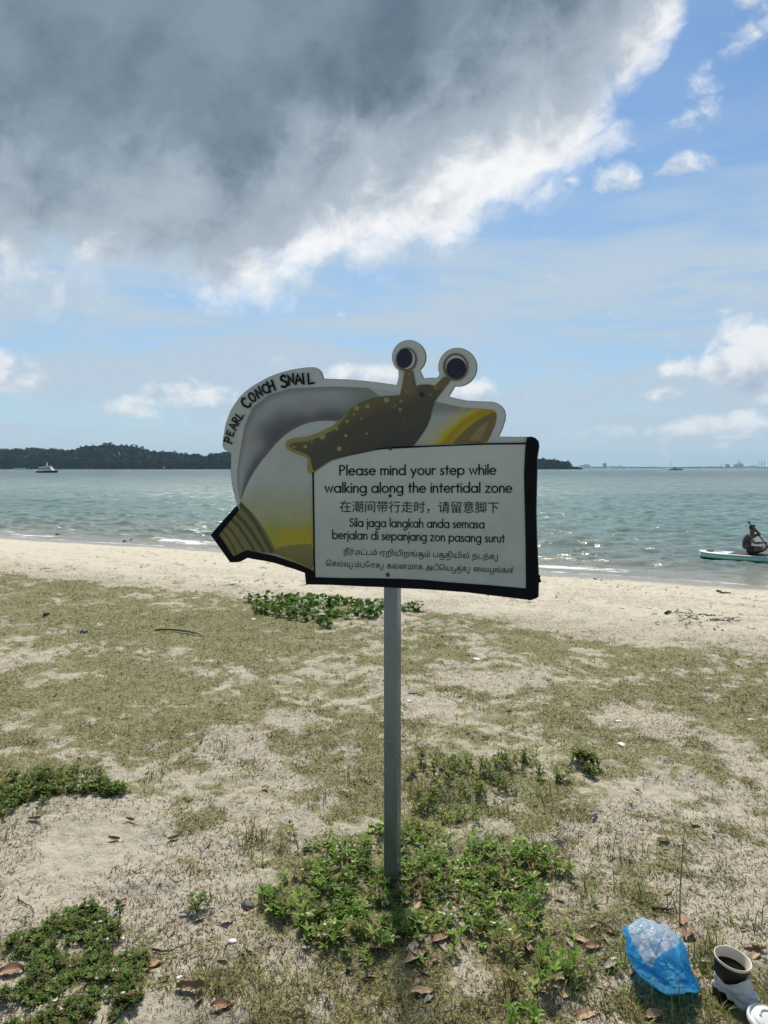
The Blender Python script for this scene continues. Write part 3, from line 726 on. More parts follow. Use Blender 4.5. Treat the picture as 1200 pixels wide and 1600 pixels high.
def inset(poly, d):
    C_ = []; n = len(poly); area = sum(poly[i][0] * poly[(i + 1) % n][1] - poly[(i + 1) % n][0] * poly[i][1] for i in range(n)); sg = 1 if area > 0 else -1
    for i in range(n):
        a, b_, c = Vector(poly[i - 1]), Vector(poly[i]), Vector(poly[(i + 1) % n])
        e1, e2 = (b_ - a).normalized(), (c - b_).normalized(); nn = (Vector((-e1.y, e1.x)) + Vector((-e2.y, e2.x))); nn = nn.normalized() if nn.length > 1e-3 else Vector((-e1.y, e1.x))
        C_.append(tuple(b_ + nn * d * sg))
    return C_
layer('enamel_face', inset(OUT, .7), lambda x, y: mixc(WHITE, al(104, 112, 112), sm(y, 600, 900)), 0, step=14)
def fromc(P, ox=320, oy=510): return [(ox + a / 4, oy + b_ / 4) for a, b_ in P]
# shell, left part
SH = fromc([(218, 1082), (206, 990), (204, 900), (214, 820), (226, 760), (236, 690), (248, 630), (268, 565), (298, 510), (345, 462), (400, 428), (470, 402), (540, 388), (640, 381), (800, 376), (920, 379), (1020, 385), (1120, 398), (1200, 412), (1260, 440), (1300, 560), (1180, 800), (900, 860), (690, 920), (684, 1530), (600, 1490), (440, 1425), (330, 1410), (262, 1398), (180, 1436), (88, 1302), (215, 1158), (228, 1110)])
LIP = fromc([(232, 1075), (256, 1010), (282, 955), (315, 900), (352, 848), (395, 795), (440, 740), (485, 695), (530, 660), (585, 628), (640, 606), (700, 594), (760, 590), (830, 593), (960, 600)])
OUTL = fromc([(218, 1082), (206, 990), (204, 900), (226, 760), (248, 630), (298, 510), (400, 428), (540, 388), (800, 376), (1020, 385), (1200, 412)])
lipx = [p[0] for p in LIP]; lipy = [p[1] for p in LIP]
def shellpaint(x, y):
    di, ti = dist_poly(x, y, LIP); do, to = dist_poly(x, y, OUTL)
    inside = y > np.interp(x, lipx, lipy, left=1e9); f = di / (di + do + 1e-6)      # 0 at the lip, 1 at the outer edge
    c = mixc(al(48, 52, 57), al(84, 91, 94), sm(f, .12, .55)); c = mixc(c, al(92, 98, 100), sm(f, .5, .72)); c = mixc(c, al(72, 80, 84), sm(f, .8, .98))
    c = mixc(c, al(66, 66, 68), sm(f, .10, -.02) * .8)
    g = lambda cx, cy, r: np.exp(-(((x - cx) ** 2 + (y - cy) ** 2) / r ** 2))
    c = mixc(c, al(92, 89, 89), g(400, 692, 15) * .9 + g(485, 638, 15) * .6); c = mixc(c, al(42, 44, 52), np.clip(g(421, 676, 20) * .7 + g(440, 655, 14) * .4, 0, 1))
    c = mixc(c, al(74, 80, 78), sm(x, 520, 575))
    w = mixc(al(106, 114, 114), al(98, 106, 106), sm(di, 0, 40) * .6); w = mixc(w, al(96, 102, 80), sm(y, 745, 800)); w = mixc(w, al(92, 94, 34), sm(y, 800, 838) * .95)
    w = mixc(w, al(104, 96, 0), np.clip(sm(y, 815, 838) * sm(x, 418, 452) * (.75 + .5 * (vn(x * .08, y * .3, 4) - .5)), 0, 1))
    return np.where(lip_only, c, w)
lip_only = False
layer('shell_print', SH, shellpaint, 1, step=3.2)
lip_only = True
layer('shell_lip_print', OUTL[:-1] + fromc([(1150, 470), (1000, 560), (900, 597)]) + LIP[:-1][::-1], shellpaint, 1.5, step=3)
layer('shell_base_print', chaikin(fromc([(438, 1385), (520, 1372), (600, 1363), (683, 1360), (684, 1528), (610, 1485), (520, 1448), (455, 1425)]), 1), lambda x, y: mixc(al(72, 72, 40), al(58, 58, 36), sm(y, 850, 890)), 2)
NECK = fromc([(222, 1090), (262, 1130), (310, 1178), (352, 1235), (392, 1300), (425, 1360), (462, 1426), (440, 1420), (330, 1408), (262, 1395), (180, 1432), (90, 1302), (218, 1160)])
layer('neck_print', NECK, lambda x, y: mixc(al(70, 67, 40), al(66, 66, 40), sm(x, 345, 420)), 2)
for pts_, w_ in (([(222, 1110), (270, 1160), (318, 1225), (362, 1300), (400, 1370), (425, 1414)], 24), ([(200, 1172), (250, 1225), (298, 1290), (340, 1355), (372, 1408)], 22), ([(172, 1206), (215, 1250), (258, 1312), (295, 1370), (312, 1398)], 18), ([(140, 1245), (178, 1290), (215, 1345), (245, 1396)], 12), ([(112, 1275), (145, 1318), (178, 1375), (196, 1420)], 10)):
    cc = fromc(pts_); L_ = []; R_ = []
    for i, p in enumerate(cc):
        a_ = Vector(cc[min(i + 1, len(cc) - 1)]) - Vector(cc[max(i - 1, 0)]); nn = Vector((-a_.y, a_.x)).normalized() * w_ / 8
        L_.append((p[0] + nn.x, p[1] + nn.y)); R_.append((p[0] - nn.x, p[1] - nn.y))
    layer('neck_stripe', L_ + R_[::-1], al(40, 41, 26), 3)
# shell, right part behind the head
RT = fromc([(440, 480), (480, 470), (560, 488), (660, 508), (760, 514), (835, 520), (858, 532), (865, 552), (862, 592), (838, 660), (802, 733), (560, 742), (330, 745)], 560)
def rightpaint(x, y):
    d1, _ = dist_poly(x, y, fromc([(840, 520), (740, 555), (660, 600), (590, 670), (540, 745)], 560)); d0, _ = dist_poly(x, y, fromc([(420, 745), (520, 640), (620, 560), (700, 512)], 560))
    f = d0 / (d0 + d1 + 1e-6); lft = (x - 560) * 4 + (y - 510) * 4 * 1.12 < 1250
    c = mixc(al(100, 107, 106), al(78, 84, 82), sm(y, 655, 638)); ye = mixc(al(112, 104, 20), al(96, 82, 8), sm(f, .4, 1))
    return mixc(c, ye, np.where(lft, sm(d0, 12, 3) * .4, sm(f, .05, .45)))
layer('shell_tip_print', RT, rightpaint, 1, step=3)
layer('shell_tip_base_print', chaikin(fromc([(862, 532), (800, 556), (740, 590), (680, 635), (625, 690), (580, 740), (800, 735), (838, 660), (864, 592)], 560), 1), al(66, 60, 38), 2)
layer('shell_tip_stripe_print', chaikin(fromc([(820, 590), (770, 620), (720, 668), (690, 720), (760, 716), (790, 660)], 560), 1), al(80, 74, 52), 3)  # lighter stripe printed within the brown of the tip
# snail body
SB = [(446, 695), (449, 689), (455, 686), (463, 684.5), (480, 682.5), (500, 675.5), (520, 665.5), (529, 658), (536, 652), (543, 644), (551, 637), (561, 630), (572, 625.5), (584, 622), (598, 619.5), (612, 618.5), (625, 617.5), (627, 611), (629, 602), (631, 590), (632.5, 581), (640, 579), (646, 580), (648.5, 592), (650.5, 603.5), (656, 602), (662, 601), (669, 600.8), (676, 602), (680, 603.5), (686, 597), (694, 588.5), (706, 593), (696, 606), (686, 619), (679.5, 628), (676, 640), (673.5, 652), (669, 664), (662, 676), (654, 688), (646, 697), (628, 698.5), (610, 700), (592, 703), (576, 706.5), (560, 710), (545, 713), (531, 716.5), (519, 720), (510, 725.5), (501, 732), (494, 738.5), (488, 741), (483, 739), (480.5, 733), (481.5, 725), (482, 719), (478, 714.5), (468, 710.5), (458, 707), (450, 702.5)]
layer('snail_foot_print', SB, lambda x, y: mixc(al(84, 82, 46), al(60, 57, 38), sm(x, 520, 560)), 4, step=5)
SB2 = [(452, 697), (456, 692.5), (468, 690.5), (482, 689.5), (503, 682), (523, 671), (534, 660), (541, 652), (549, 642), (558, 635), (570, 628), (584, 623), (598, 620.5), (612, 619.3), (626, 618.4), (628, 611), (630, 602), (632, 590), (633.5, 582), (640, 580), (645, 581), (647.5, 592), (650, 605), (656, 603), (662, 602), (669, 601.6), (676, 603), (680, 604.5), (686, 599), (695, 590), (704, 593.5), (695, 605.5), (685, 618.5), (678.5, 627.5), (675, 640), (672.5, 652), (668, 664), (661, 676), (653.5, 687), (646, 696.3), (628, 697.8), (610, 699), (592, 702), (576, 705.5), (560, 709), (545, 712), (531, 715.5), (518, 719), (508, 725), (499, 731.5), (491, 736), (489, 732), (487.5, 724), (486.5, 717), (482, 711), (472, 706.5), (460, 702.5)]
def bodypaint(x, y):
    top = np.interp(x, [446, 500, 550, 600, 660, 700], [690, 678, 640, 620, 602, 590]); c = mixc(al(56, 52, 36), al(38, 40, 32), sm(y - top, 2, 30))
    c = mixc(c, al(29, 31, 29), sm(y - top, 40, 80)); c = mixc(c, al(34, 38, 38), sm(x, 470, 490) * sm(x, 540, 500) * .6)
    return mixc(c, al(62, 56, 40), np.maximum(sm(x, 626, 633) * sm(x, 652, 646) * sm(y, 622, 606), sm(x, 677, 684) * sm(y, 612, 604)))
layer('snail_print', SB2, bodypaint, 5, step=3.5)
for i, (cx_, cy_, rr_) in enumerate([(560, 755, 8), (632, 752, 12), (672, 722, 7), (740, 690, 19), (845, 765, 16), (885, 683, 10), (828, 640, 11), (892, 594, 11), (936, 552, 8), (952, 512, 18), (1020, 500, 13), (1015, 670, 7), (1138, 460, 18), (1183, 495, 16), (980, 580, 5), (1225, 495, 17), (1265, 520, 13), (1270, 470, 11), (1300, 408, 9), (1322, 300, 13), (980, 575, 6), (1488, 385, 11), (1455, 425, 9), (1325, 350, 6)]):
    px_, py_ = 320 + cx_ / 4, 510 + cy_ / 4
    if cx_ > 1200: px_ = 560 + (cx_ - 1000) / 4
    jr = random.Random(i); P = [(px_ + rr_ / 4 * jr.uniform(.85, 1.15) * cos(a_ * pi / 6), py_ + rr_ / 4 * jr.uniform(.8, 1.1) * sin(a_ * pi / 6)) for a_ in range(12)]
    layer('snail_spot', P, al(86, 83, 58) if cx_ < 1200 else al(78, 70, 48), 6, step=9)
E_ = lambda cx_, cy_, rx, ry, k=28, rot=0: [(cx_ + rx * cos(2 * pi * i / k) * cos(rot) - ry * sin(2 * pi * i / k) * sin(rot), cy_ + rx * cos(2 * pi * i / k) * sin(rot) + ry * sin(2 * pi * i / k) * cos(rot)) for i in range(k)]
layer('head_patch', E_(664, 610, 12, 9), al(48, 43, 34), 6, step=9); layer('head_mark', E_(659.8, 616.8, 4.6, 4.6, 16), al(6, 14, 30), 7, step=9)
for c1, r1, c2, r2, c3, r3 in (((635.6, 562.2), (16.6, 18.6), (636.4, 561.4), (13, 15.4), (633.4, 560.4), (12.2, 15.2)), ((712.6, 573.8), (19.8, 21.6), (713.2, 573), (16, 17.6), (713.6, 576), (15.4, 16.2))):
    layer('eye_ring', E_(*c1, *r1), al(62, 58, 46), 6, step=9); layer('eye_white', E_(*c2, *r2), al(108, 114, 114), 7, step=9); layer('pupil', E_(*c3, *r3, rot=.1), al(4, 11, 28), 8, step=9)
# text panel
PAN = [(491.5, 740), (502, 731.5), (511, 725.5), (520, 720), (545, 713), (576, 706.5), (610, 699.5), (650, 696), (700, 694), (760, 692.5), (823, 692), (824, 922), (697.5, 914), (626, 908), (492, 905)]
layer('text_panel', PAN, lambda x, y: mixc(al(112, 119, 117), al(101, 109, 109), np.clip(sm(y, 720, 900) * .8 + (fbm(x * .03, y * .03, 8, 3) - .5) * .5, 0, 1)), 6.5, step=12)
def strip(name, P, w, m, k):
    L_ = []; R_ = []
    for i, p in enumerate(P):
        a_ = Vector(P[min(i + 1, len(P) - 1)]) - Vector(P[max(i - 1, 0)]); nn = Vector((-a_.y, a_.x)).normalized() * (w[i] if hasattr(w, '__len__') else w) / 2
        L_.append((p[0] + nn.x, p[1] + nn.y)); R_.append((p[0] - nn.x, p[1] - nn.y))
    layer(name, L_ + R_[::-1], (.01, .011, .014), k, m, 50)
strip('panel_line', [(490.5, 738), (491, 780), (491.8, 830), (492.2, 870), (493, 905)], 2.7, ink_m, 8)
strip('panel_line', [(588, 702), (610, 699.8), (640, 698.5), (665, 697.5), (700, 696), (760, 693.8), (824, 693.2)], [1.4, 3.4, 3.4, 2.6, 2.4, 2.6, 2.8], ink_m, 8)
# black edge tape, a little proud of the board and folded round its edge
def tape(name, P, pr, back=.009): MB().prism(SPs(P), YF - pr, YF + back).build(name, tape_m, sign)
tape('edge_tape', [(371, 790), (350, 813), (330.5, 835.5), (346, 857), (361, 878.5), (373.5, 878.2), (387, 871), (395, 873), (414, 876), (432.5, 880), (448, 885), (462.5, 889.5), (478, 895), (490, 898), (490, 892), (480, 887), (470, 882.5), (450, 875.5), (430, 868.7), (405, 863.5), (386, 859.5), (365, 869.5), (353, 851), (342.5, 835.5), (357, 818), (374, 797.7)], .0055)
tape('edge_tape', [(477.5, 893), (479.7, 912.8), (520, 913.5), (567.5, 915.8), (600, 917), (626, 918.5), (660, 920), (697.5, 922.5), (730, 925), (762.5, 929), (795, 933), (829, 937), (829, 919.8), (822, 918.8), (760, 913.5), (697.5, 909), (660, 905.5), (626, 904), (580, 903), (535, 902.8), (494, 901.5), (490, 893)], .0065)
tape('edge_tape', [(824, 683.6), (830, 682), (836, 684), (841, 689), (842.3, 697), (839.5, 715), (838.6, 760), (838, 800), (839, 840), (840.2, 870), (841.7, 905), (841, 933), (834, 936), (826.5, 937.8), (822.5, 919), (822.5, 907), (822, 860), (821, 810), (820, 770), (819.5, 738), (821.5, 700)], .0075, .008)
MB().prism(SPs([(840, 897), (845, 900), (843.5, 903), (846, 909), (841, 911)]), YF - .004, YF + .002).build('tape_flap', tape_m, sign)
def bolt(px, py, r):
    u, w = SP(px, py); q = MB(); q.lathe([(0, 0), (r * 1.5, 0), (r * 1.5, .001), (r, .0012), (r * .95, .004), (r * .6, .005), (0, .005)], 14)
    o = q.build('bolt', bolt_m, sign); o.location = (u, BASE_Y - .004, w); o.rotation_euler = (pi / 2, 0, 0)
for px_, py_, r_ in ((610.5, 774.8, .0034), (607, 898, .0040), (611, 700.5, .0040)): bolt(px_, py_, r_)
# ---- lettering: a monoline alphabet drawn as strokes
def arc(cx, cy, rx, ry, a0, a1, n=14): return [(cx + rx * cos(R(a0 + (a1 - a0) * i / n)), cy + ry * sin(R(a0 + (a1 - a0) * i / n))) for i in range(n + 1)]
XH = .64; RB = .28; rd = RB; cy0 = XH / 2
bowl = lambda cx: arc(cx, cy0, rd, cy0 - .0, 0, 360, 24)
GL = {
 'P': ([[(.05, 0), (.05, 1), (.26, 1)] + arc(.26, .75, .22, .25, 90, -90) + [(.05, .5)]], .55), 'S': ([arc(.26, .76, .19, .22, 35, 255, 12) + arc(.24, .27, .22, .25, 75, -150, 12)], .52),
 'l': ([[(.05, 0), (.05, 1.06)]], .10), 'i': ([[(.05, 0), (.05, XH)], [(.05, .88), (.05, .93)]], .10), 'j': ([[(.05, -.32), (.05, XH)], [(.05, .88), (.05, .93)]], .10),
 'e': ([[(.03, cy0 + .02), (.55, cy0 + .02)] + arc(.29, cy0, .27, cy0, 5, 320, 22)], .58), 'a': ([bowl(.31), [(.60, 0), (.60, XH)]], .65), 'd': ([bowl(.31), [(.60, 0), (.60, 1.06)]], .65),
 'b': ([bowl(.34), [(.05, 0), (.05, 1.06)]], .65), 'p': ([bowl(.34), [(.05, -.32), (.05, XH)]], .65), 'o': ([bowl(.31)], .62),
 'g': ([bowl(.31), [(.60, XH), (.60, -.08)] + arc(.34, -.08, .26, .25, 0, -140, 10)], .65), 's': ([arc(.19, .475, .13, .155, 40, 250, 10) + arc(.17, .16, .15, .17, 75, -150, 10)], .36),
 'm': ([[(.05, 0), (.05, XH)], arc(.22, .40, .17, .24, 180, 0) + [(.39, 0)], arc(.56, .40, .17, .24, 180, 0) + [(.73, 0)]], .78), 'n': ([[(.05, 0), (.05, XH)], arc(.25, .38, .20, .26, 180, 0) + [(.45, 0)]], .50),
 'h': ([[(.05, 0), (.05, 1.06)], arc(.25, .38, .20, .26, 180, 0) + [(.45, 0)]], .50), 'u': ([[(.05, XH), (.05, .24)] + arc(.24, .24, .19, .24, 180, 360) + [(.43, XH)]], .48), 'r': ([[(.05, 0), (.05, XH)], arc(.20, .42, .15, .22, 180, 40)], .33),
 't': ([[(.16, 0), (.16, .92)], [(.02, XH), (.30, XH)]], .32), 'y': ([[(.03, XH), (.26, .06)], [(.50, XH), (.14, -.32)]], .53), 'w': ([[(.02, XH), (.20, .02), (.38, XH - .02), (.56, .02), (.74, XH)]], .76),
 'k': ([[(.05, 0), (.05, 1.06)], [(.42, XH), (.09, .30), (.46, 0)]], .48), 'z': ([[(.05, XH), (.42, XH), (.03, 0), (.44, 0)]], .46)}
def ribbon(q, P, w, f, y):
    """stroke of width w through P, mapped by f to board (u, v)"""
    P = [Vector(p) for p in P]
    P = [p for i, p in enumerate(P) if i == 0 or (p - P[i - 1]).length > 1e-4]
    closed = (P[0] - P[-1]).length < 1e-3
    V = []; n = len(P)
    for i, p in enumerate(P):
        a_ = P[(i - 1) % (n - 1) if closed else max(i - 1, 0)]; c_ = P[(i + 1) % (n - 1) if closed and i == n - 1 else min(i + 1, n - 1)] if not closed else P[1 if i in (0, n - 1) else i + 1]
        if closed and i in (0, n - 1): a_ = P[-2]
        e1 = (p - a_); e2 = (c_ - p); e1 = e1.normalized() if e1.length > 1e-6 else e2.normalized(); e2 = e2.normalized() if e2.length > 1e-6 else e1
        n1_ = Vector((-e1.y, e1.x)); n2_ = Vector((-e2.y, e2.x)); nn = n1_ + n2_; nn = nn.normalized() if nn.length > .2 else n1_
        k = min(1.8, 1 / max(.45, nn.dot(n1_))); ext = Vector((0, 0))
        if not closed and i == 0: ext = -e2 * w * .4
        if not closed and i == n - 1: ext = e1 * w * .4
        for s_ in (1, -1):
            u, v_ = f(*(p + nn * s_ * w / 2 * k + ext)); V.append((u, y, v_))
    q.add(V, [(2 * i, 2 * i + 1, 2 * i + 3, 2 * i + 2) for i in range(n - 1)])
TY = BASE_Y - .0006 * 9
def line(text, xl, xr, yl, yr, cap, w=.135, sp=.115, word=.36):
    x = 0; items = []
    for ch in text:
        if ch == ' ': x += word; continue
        st, adv = GL[ch]; items.append((st, x)); x += adv + sp
    Wd = x - sp; q = MB()
    f = lambda a, b_: SP(xl + (xr - xl) * a / Wd, yl + (yr - yl) * a / Wd - b_ * cap)
    for st, ox in items:
        for P in st: ribbon(q, [(a + ox, b_) for a, b_ in P], w, f, TY)
    o = q.build('lettering', ink_m, board); return o
line('Please mind your step while', 531.5, 775.5, 742.2, 741.2, 14.6)
line('walking along the intertidal zone', 509, 800.5, 769.3, 769.2, 14.6)
line('Sila jaga langkah anda semasa', 547.5, 757.5, 822.4, 825.0, 12.6)
line('berjalan di sepanjang zon pasang surut', 520.5, 789, 841.4, 847.2, 12.6)
TQ = {}
def fontline(body, xl, xr, yl, yr, h, extra=None):
    c = bpy.data.curves.new('lettering', 'FONT'); c.body = body; o = bpy.data.objects.new('tmp', c); COL.objects.link(o)
    bpy.context.view_layer.update(); me = bpy.data.meshes.new_from_object(o.evaluated_get(bpy.context.evaluated_depsgraph_get()))
    bpy.data.objects.remove(o)
    co_ = np.empty(len(me.vertices) * 3, np.float32); me.vertices.foreach_get('co', co_); co_ = co_.reshape(-1, 3)
    x0, x1 = co_[:, 0].min(), co_[:, 0].max(); TQ['b'] = (x0, x1)
    for v in me.vertices:
        a = (v.co.x - x0) / (x1 - x0); u, w_ = SP(xl + (xr - xl) * a, yl + (yr - yl) * a - v.co.y * h); v.co = (u, TY, w_)
    return link('lettering', me, ink_m, board)
fontline('在潮间带行走时，请留意脚下', 532, 780, 798.6, 800.2, 19.5)
def tamil(text, xl, xr, yl, yr, h):
    """signs put in written order; the joined u signs and tails drawn as strokes"""
    sp = lambda c: {'ொ': 'ொ', 'ோ': 'ோ'}.get(c, c)
    cl = []
    for ch in ''.join(sp(c) for c in text):
        if ch in 'ாிீு்ெேை' and cl: cl[-1] += ch
        else: cl.append(ch)
    vis = ''; marks = []
    def wid(st):
        c = bpy.data.curves.new('w', 'FONT'); c.body = st; o = bpy.data.objects.new('w', c); COL.objects.link(o); bpy.context.view_layer.update(); w = max(b_[0] for b_ in o.bound_box); bpy.data.objects.remove(o); return w
    for c in cl:
        for e in 'ெேை':
            if e in c: vis += e; c = c.replace(e, '')
        b_ = c[0]; rest = c[1:]; vis += b_
        if 'ு' in rest:
            x1 = wid(vis)
            if b_ in 'தநலவனண': vis += '  '; marks.append([(x1 - .06, .18), (x1 - .02, -.12), (x1 + .10, -.27), (x1 + .28, -.24), (x1 + .34, -.05), (x1 + .34, .55)])
            else: marks.append([(x1 - .06, .30), (x1 - .05, -.12), (x1 - .16, -.27), (x1 - .36, -.30), (x1 - .58, -.24)])
            rest = rest.replace('ு', '')
        elif b_ == 'த': x1 = wid(vis); marks.append([(x1 - .20, .16), (x1 - .05, .08), (x1 - .06, -.16), (x1 - .26, -.29), (x1 - .60, -.29)])
        vis += rest
    o = fontline(vis, xl, xr, yl, yr, h); x0, x1 = TQ['b']; q = MB()
    for P in marks: ribbon(q, P, .085, lambda a, b_: SP(xl + (xr - xl) * (a - x0) / (x1 - x0), yl + (yr - yl) * (a - x0) / (x1 - x0) - b_ * h), TY)
    bm = bmesh.new(); bm.from_mesh(o.data); me = pymesh('x', q.V, q.F); bm.from_mesh(me); bm.to_mesh(o.data); bm.free()
tamil('நீர்மட்டம் ஏறியிறங்கும் பகுதியில் நடந்து', 538, 774, 865.4, 873.4, 12.0)
tamil('செல்லும்போது கவனமாக அடியெடுத்து வையுங்கள்', 511, 804, 884, 895, 12.0)
# handwritten name along the shell's edge
HW = {'P': [[(.1, 0), (.16, 1)], [(.12, .95), (.5, .98), (.66, .78), (.5, .52), (.14, .45)]], 'E': [[(.62, .98), (.12, .94), (.08, .02), (.62, .04)], [(.1, .5), (.5, .54)]], 'A': [[(.02, 0), (.36, 1), (.68, 0)], [(.16, .34), (.58, .36)]],
      'R': [[(.1, 0), (.14, 1)], [(.12, .96), (.5, .98), (.62, .76), (.46, .54), (.14, .48), (.66, .0)]], 'L': [[(.14, 1), (.1, .03), (.62, .06)]], 'C': [[(.62, .86), (.44, 1), (.2, .88), (.06, .5), (.2, .1), (.42, .0), (.64, .14)]],
      'O': [[(.36, 1), (.14, .82), (.06, .45), (.2, .06), (.42, .0), (.62, .3), (.64, .7), (.5, .95), (.36, 1)]], 'N': [[(.08, 0), (.12, 1), (.58, .04), (.64, 1.04)]], 'H': [[(.1, 0), (.14, 1)], [(.6, .02), (.62, 1)], [(.12, .5), (.6, .54)]],
      'S': [[(.6, .86), (.42, 1), (.2, .9), (.16, .68), (.36, .54), (.56, .38), (.54, .12), (.32, .0), (.08, .12)]], 'I': [[(.2, 0), (.24, 1)]]}
q = MB()
for ch, cx_, cy_, rot, sc in [('P', 155, 712, 72, 52), ('E', 165, 668, 69, 46), ('A', 183, 624, 66, 52), ('R', 202, 588, 62, 48), ('L', 224, 556, 56, 48), ('C', 262, 480, 46, 66), ('O', 302, 444, 36, 58), ('N', 344, 415, 30, 60), ('C', 385, 392, 26, 58), ('H', 420, 375, 21, 66), ('S', 500, 345, 14, 74), ('N', 545, 334, 11, 62), ('A', 590, 330, 10, 60), ('I', 630, 328, 8, 64), ('L', 668, 328, 6, 64)]:
    ca, sa = cos(R(rot)), sin(R(rot))
    f = lambda a, b_: SP(320 + (cx_ + sc * ((a - .36) * ca - (b_ - .5) * sa)) / 4, 510 + (cy_ - sc * ((a - .36) * sa + (b_ - .5) * ca)) / 4)
    for P in HW[ch]:
        PP = [P[0]]
        for a_, b_ in zip(P[:-1], P[1:]): PP.append(((a_[0] + b_[0]) / 2, (a_[1] + b_[1]) / 2)); PP.append(b_)
        ribbon(q, PP, .20, f, TY)
q.build('lettering', ink_m, board)
# ------------------------------------------------------------------ turf, weeds, creepers
def unit(a): return a / np.maximum(np.linalg.norm(a, axis=-1, keepdims=True), 1e-9)
def blades(x, y, h, w, lean, az, colr, curl, z0=None):
    """tapered, bent grass blades, each three triangles"""
    n = len(x); z = terrain(x, y) if z0 is None else z0
    B = np.stack([x, y, z - .003], 1); d = np.stack([np.sin(az), np.cos(az), 0 * az], 1); sd = np.stack([np.cos(az), -np.sin(az), 0 * az], 1)
    up = np.array([0, 0, 1.0])
    p1 = B + (up * np.cos(lean)[:, None] + d * np.sin(lean)[:, None]) * (h * .55)[:, None]
    l2 = np.minimum(lean + curl, 1.75)
    p2 = p1 + (up * np.cos(l2)[:, None] + d * np.sin(l2)[:, None]) * (h * .45)[:, None]
    p2[:, 2] = np.maximum(p2[:, 2], z + .002)
    ww = sd * w[:, None] / 2
    V = np.stack([B - ww, B + ww, p1 - ww * .8, p1 + ww * .8, p2], 1).reshape(-1, 3)
    o = np.arange(n)[:, None] * 5
    Fc = np.concatenate([o + [0, 1, 3], o + [0, 3, 2], o + [2, 3, 4]])
    return V, Fc, np.repeat(colr, 5, 0)
grass_m = attr_mat('grass_blade', .62, transl=.30, spec=.25); leaf_m = attr_mat('weed_leaf', .48, transl=.38, spec=.35)
gr = np.random.default_rng(11)
def gcolour(n, dry):
    k = gr.uniform(0, 1, n); c = np.empty((n, 3))
    green = np.stack([.14 + .08 * k, .17 + .08 * k, .04 + .025 * k], 1); straw = np.stack([.35 + .16 * k, .31 + .13 * k, .115 + .05 * k], 1); brown = np.stack([.13 + .07 * k, .10 + .05 * k, .055 + .03 * k], 1)
    s_ = gr.uniform(0, 1, n); return np.where((s_ < dry)[:, None], np.where((gr.uniform(0, 1, n) < .5)[:, None], straw, brown), green)
NB = 900000
dep = 1.15 + (13.5 - 1.15) * gr.uniform(0, 1, NB) ** 1.35; hx = gr.uniform(-.66, .66, NB) * (dep + .3)
c_ = coverage(hx, dep); tuft = fbm(hx * 16, dep * 16, 201, 2)
ok = (gr.uniform(0, 1, NB) < sm(c_ + (tuft - .5) * 1.1, .32, .80) * .95 + .012 * (shore(hx, dep) < EDGE)); gxx, gyy = hx[ok], dep[ok]; n = len(gxx)
hg = (.55 + .9 * tuft[ok]) * gr.gamma(5, .0042, n) * (1 + .03 * gyy) * .66; lean = gr.uniform(.7, 1.53, n)
bigp = fbm(gxx * .7, gyy * .7, 301, 3); dry = np.clip(.40 - .16 * sm(gyy, 3.0, 6.0) + (bigp - .5) * 1.3, .12, .85)
V, Fc, Cc = blades(gxx, gyy, np.clip(hg, .006, .055), .0017 + .00050 * gyy, lean, gr.uniform(0, 6.283, n), gcolour(n, dry), gr.uniform(.0, .6, n))
me = npmesh('turf_grass', V, Fc, Cc)
tag(link('turf_grass', me, grass_m), 'thin dry olive turf growing over the sand', 'grass', kind='stuff')
def tufts(name, spots, label, per=60, hmin=.05, hmax=.14, w=.0035, dry=.2, kind='stuff', cat='grass'):
    VV = []; FF = []; CCs = []; off = 0
    for px, py, rad_, nn in spots:
        p = GT(px, py); k = int(per * nn)
        rr_ = rad_ * gr.uniform(0, 1, k) ** .7; th_ = gr.uniform(0, 6.283, k); x = p.x + rr_ * np.cos(th_); y = p.y + rr_ * np.sin(th_) * .8
        V, Fc, Cc = blades(x, y, gr.uniform(hmin, hmax, k), np.full(k, w) * gr.uniform(.6, 1.3, k), gr.uniform(.05, 1.0, k), gr.uniform(0, 6.283, k), gcolour(k, np.full(k, dry)) * gr.uniform(.6, 1.1, (k, 1)), gr.uniform(.1, .8, k))
        VV.append(V); FF.append(Fc + off); CCs.append(Cc); off += len(V)
    o = link(name, npmesh(name, np.concatenate(VV), np.concatenate(FF), np.concatenate(CCs)), grass_m); return tag(o, label, cat, kind=kind)
tufts('long_grass', [(405, 1312, .045, 1.2), (385, 1330, .03, .6), (245, 1215, .04, .7), (60, 1300, .04, .4), (10, 1310, .03, .5), (935, 1210, .06, .7), (960, 1340, .07, .7), (1000, 1330, .07, .6), (985, 1400, .06, .7), (920, 1400, .06, .6), (1030, 1420, .06, .6), (1108, 1480, .03, .8), (1098, 1520, .05, 1.4), (1060, 1570, .06, 1.0), (1010, 1580, .07, 1.0), (930, 1570, .06, .8), (895, 1560, .05, .6), (960, 1500, .05, .6), (310, 1365, .03, .4), (345, 1540, .04, .5), (370, 1570, .04, .5), (395, 1585, .04, .4), (270, 1540, .03, .3), (700, 1260, .09, 1.4), (760, 1270, .08, 1.2), (660, 1235, .07, 1.0), (820, 1195, .08, 1.1), (790, 1190, .06, .9), (850, 1245, .05, .5), (480, 1560, .05, .5), (620, 1575, .05, .5), (810, 1540, .06, .8), (860, 1500, .06, .7), (560, 1470, .06, .6), (1120, 1590, .04, .5), (1190, 1455, .05, .5), (1150, 1440, .05, .5), (500, 1245, .05, .5), (545, 1220, .05, .5), (350, 1170, .04, .5), (700, 1190, .05, .6), (905, 1130, .06, .4), (740, 1110, .05, .4), (520, 1130, .06, .4), (430, 1090, .06, .5)],
      'longer green grass tufts standing out of the thin turf', 34, .025, .08, .0028, .30)
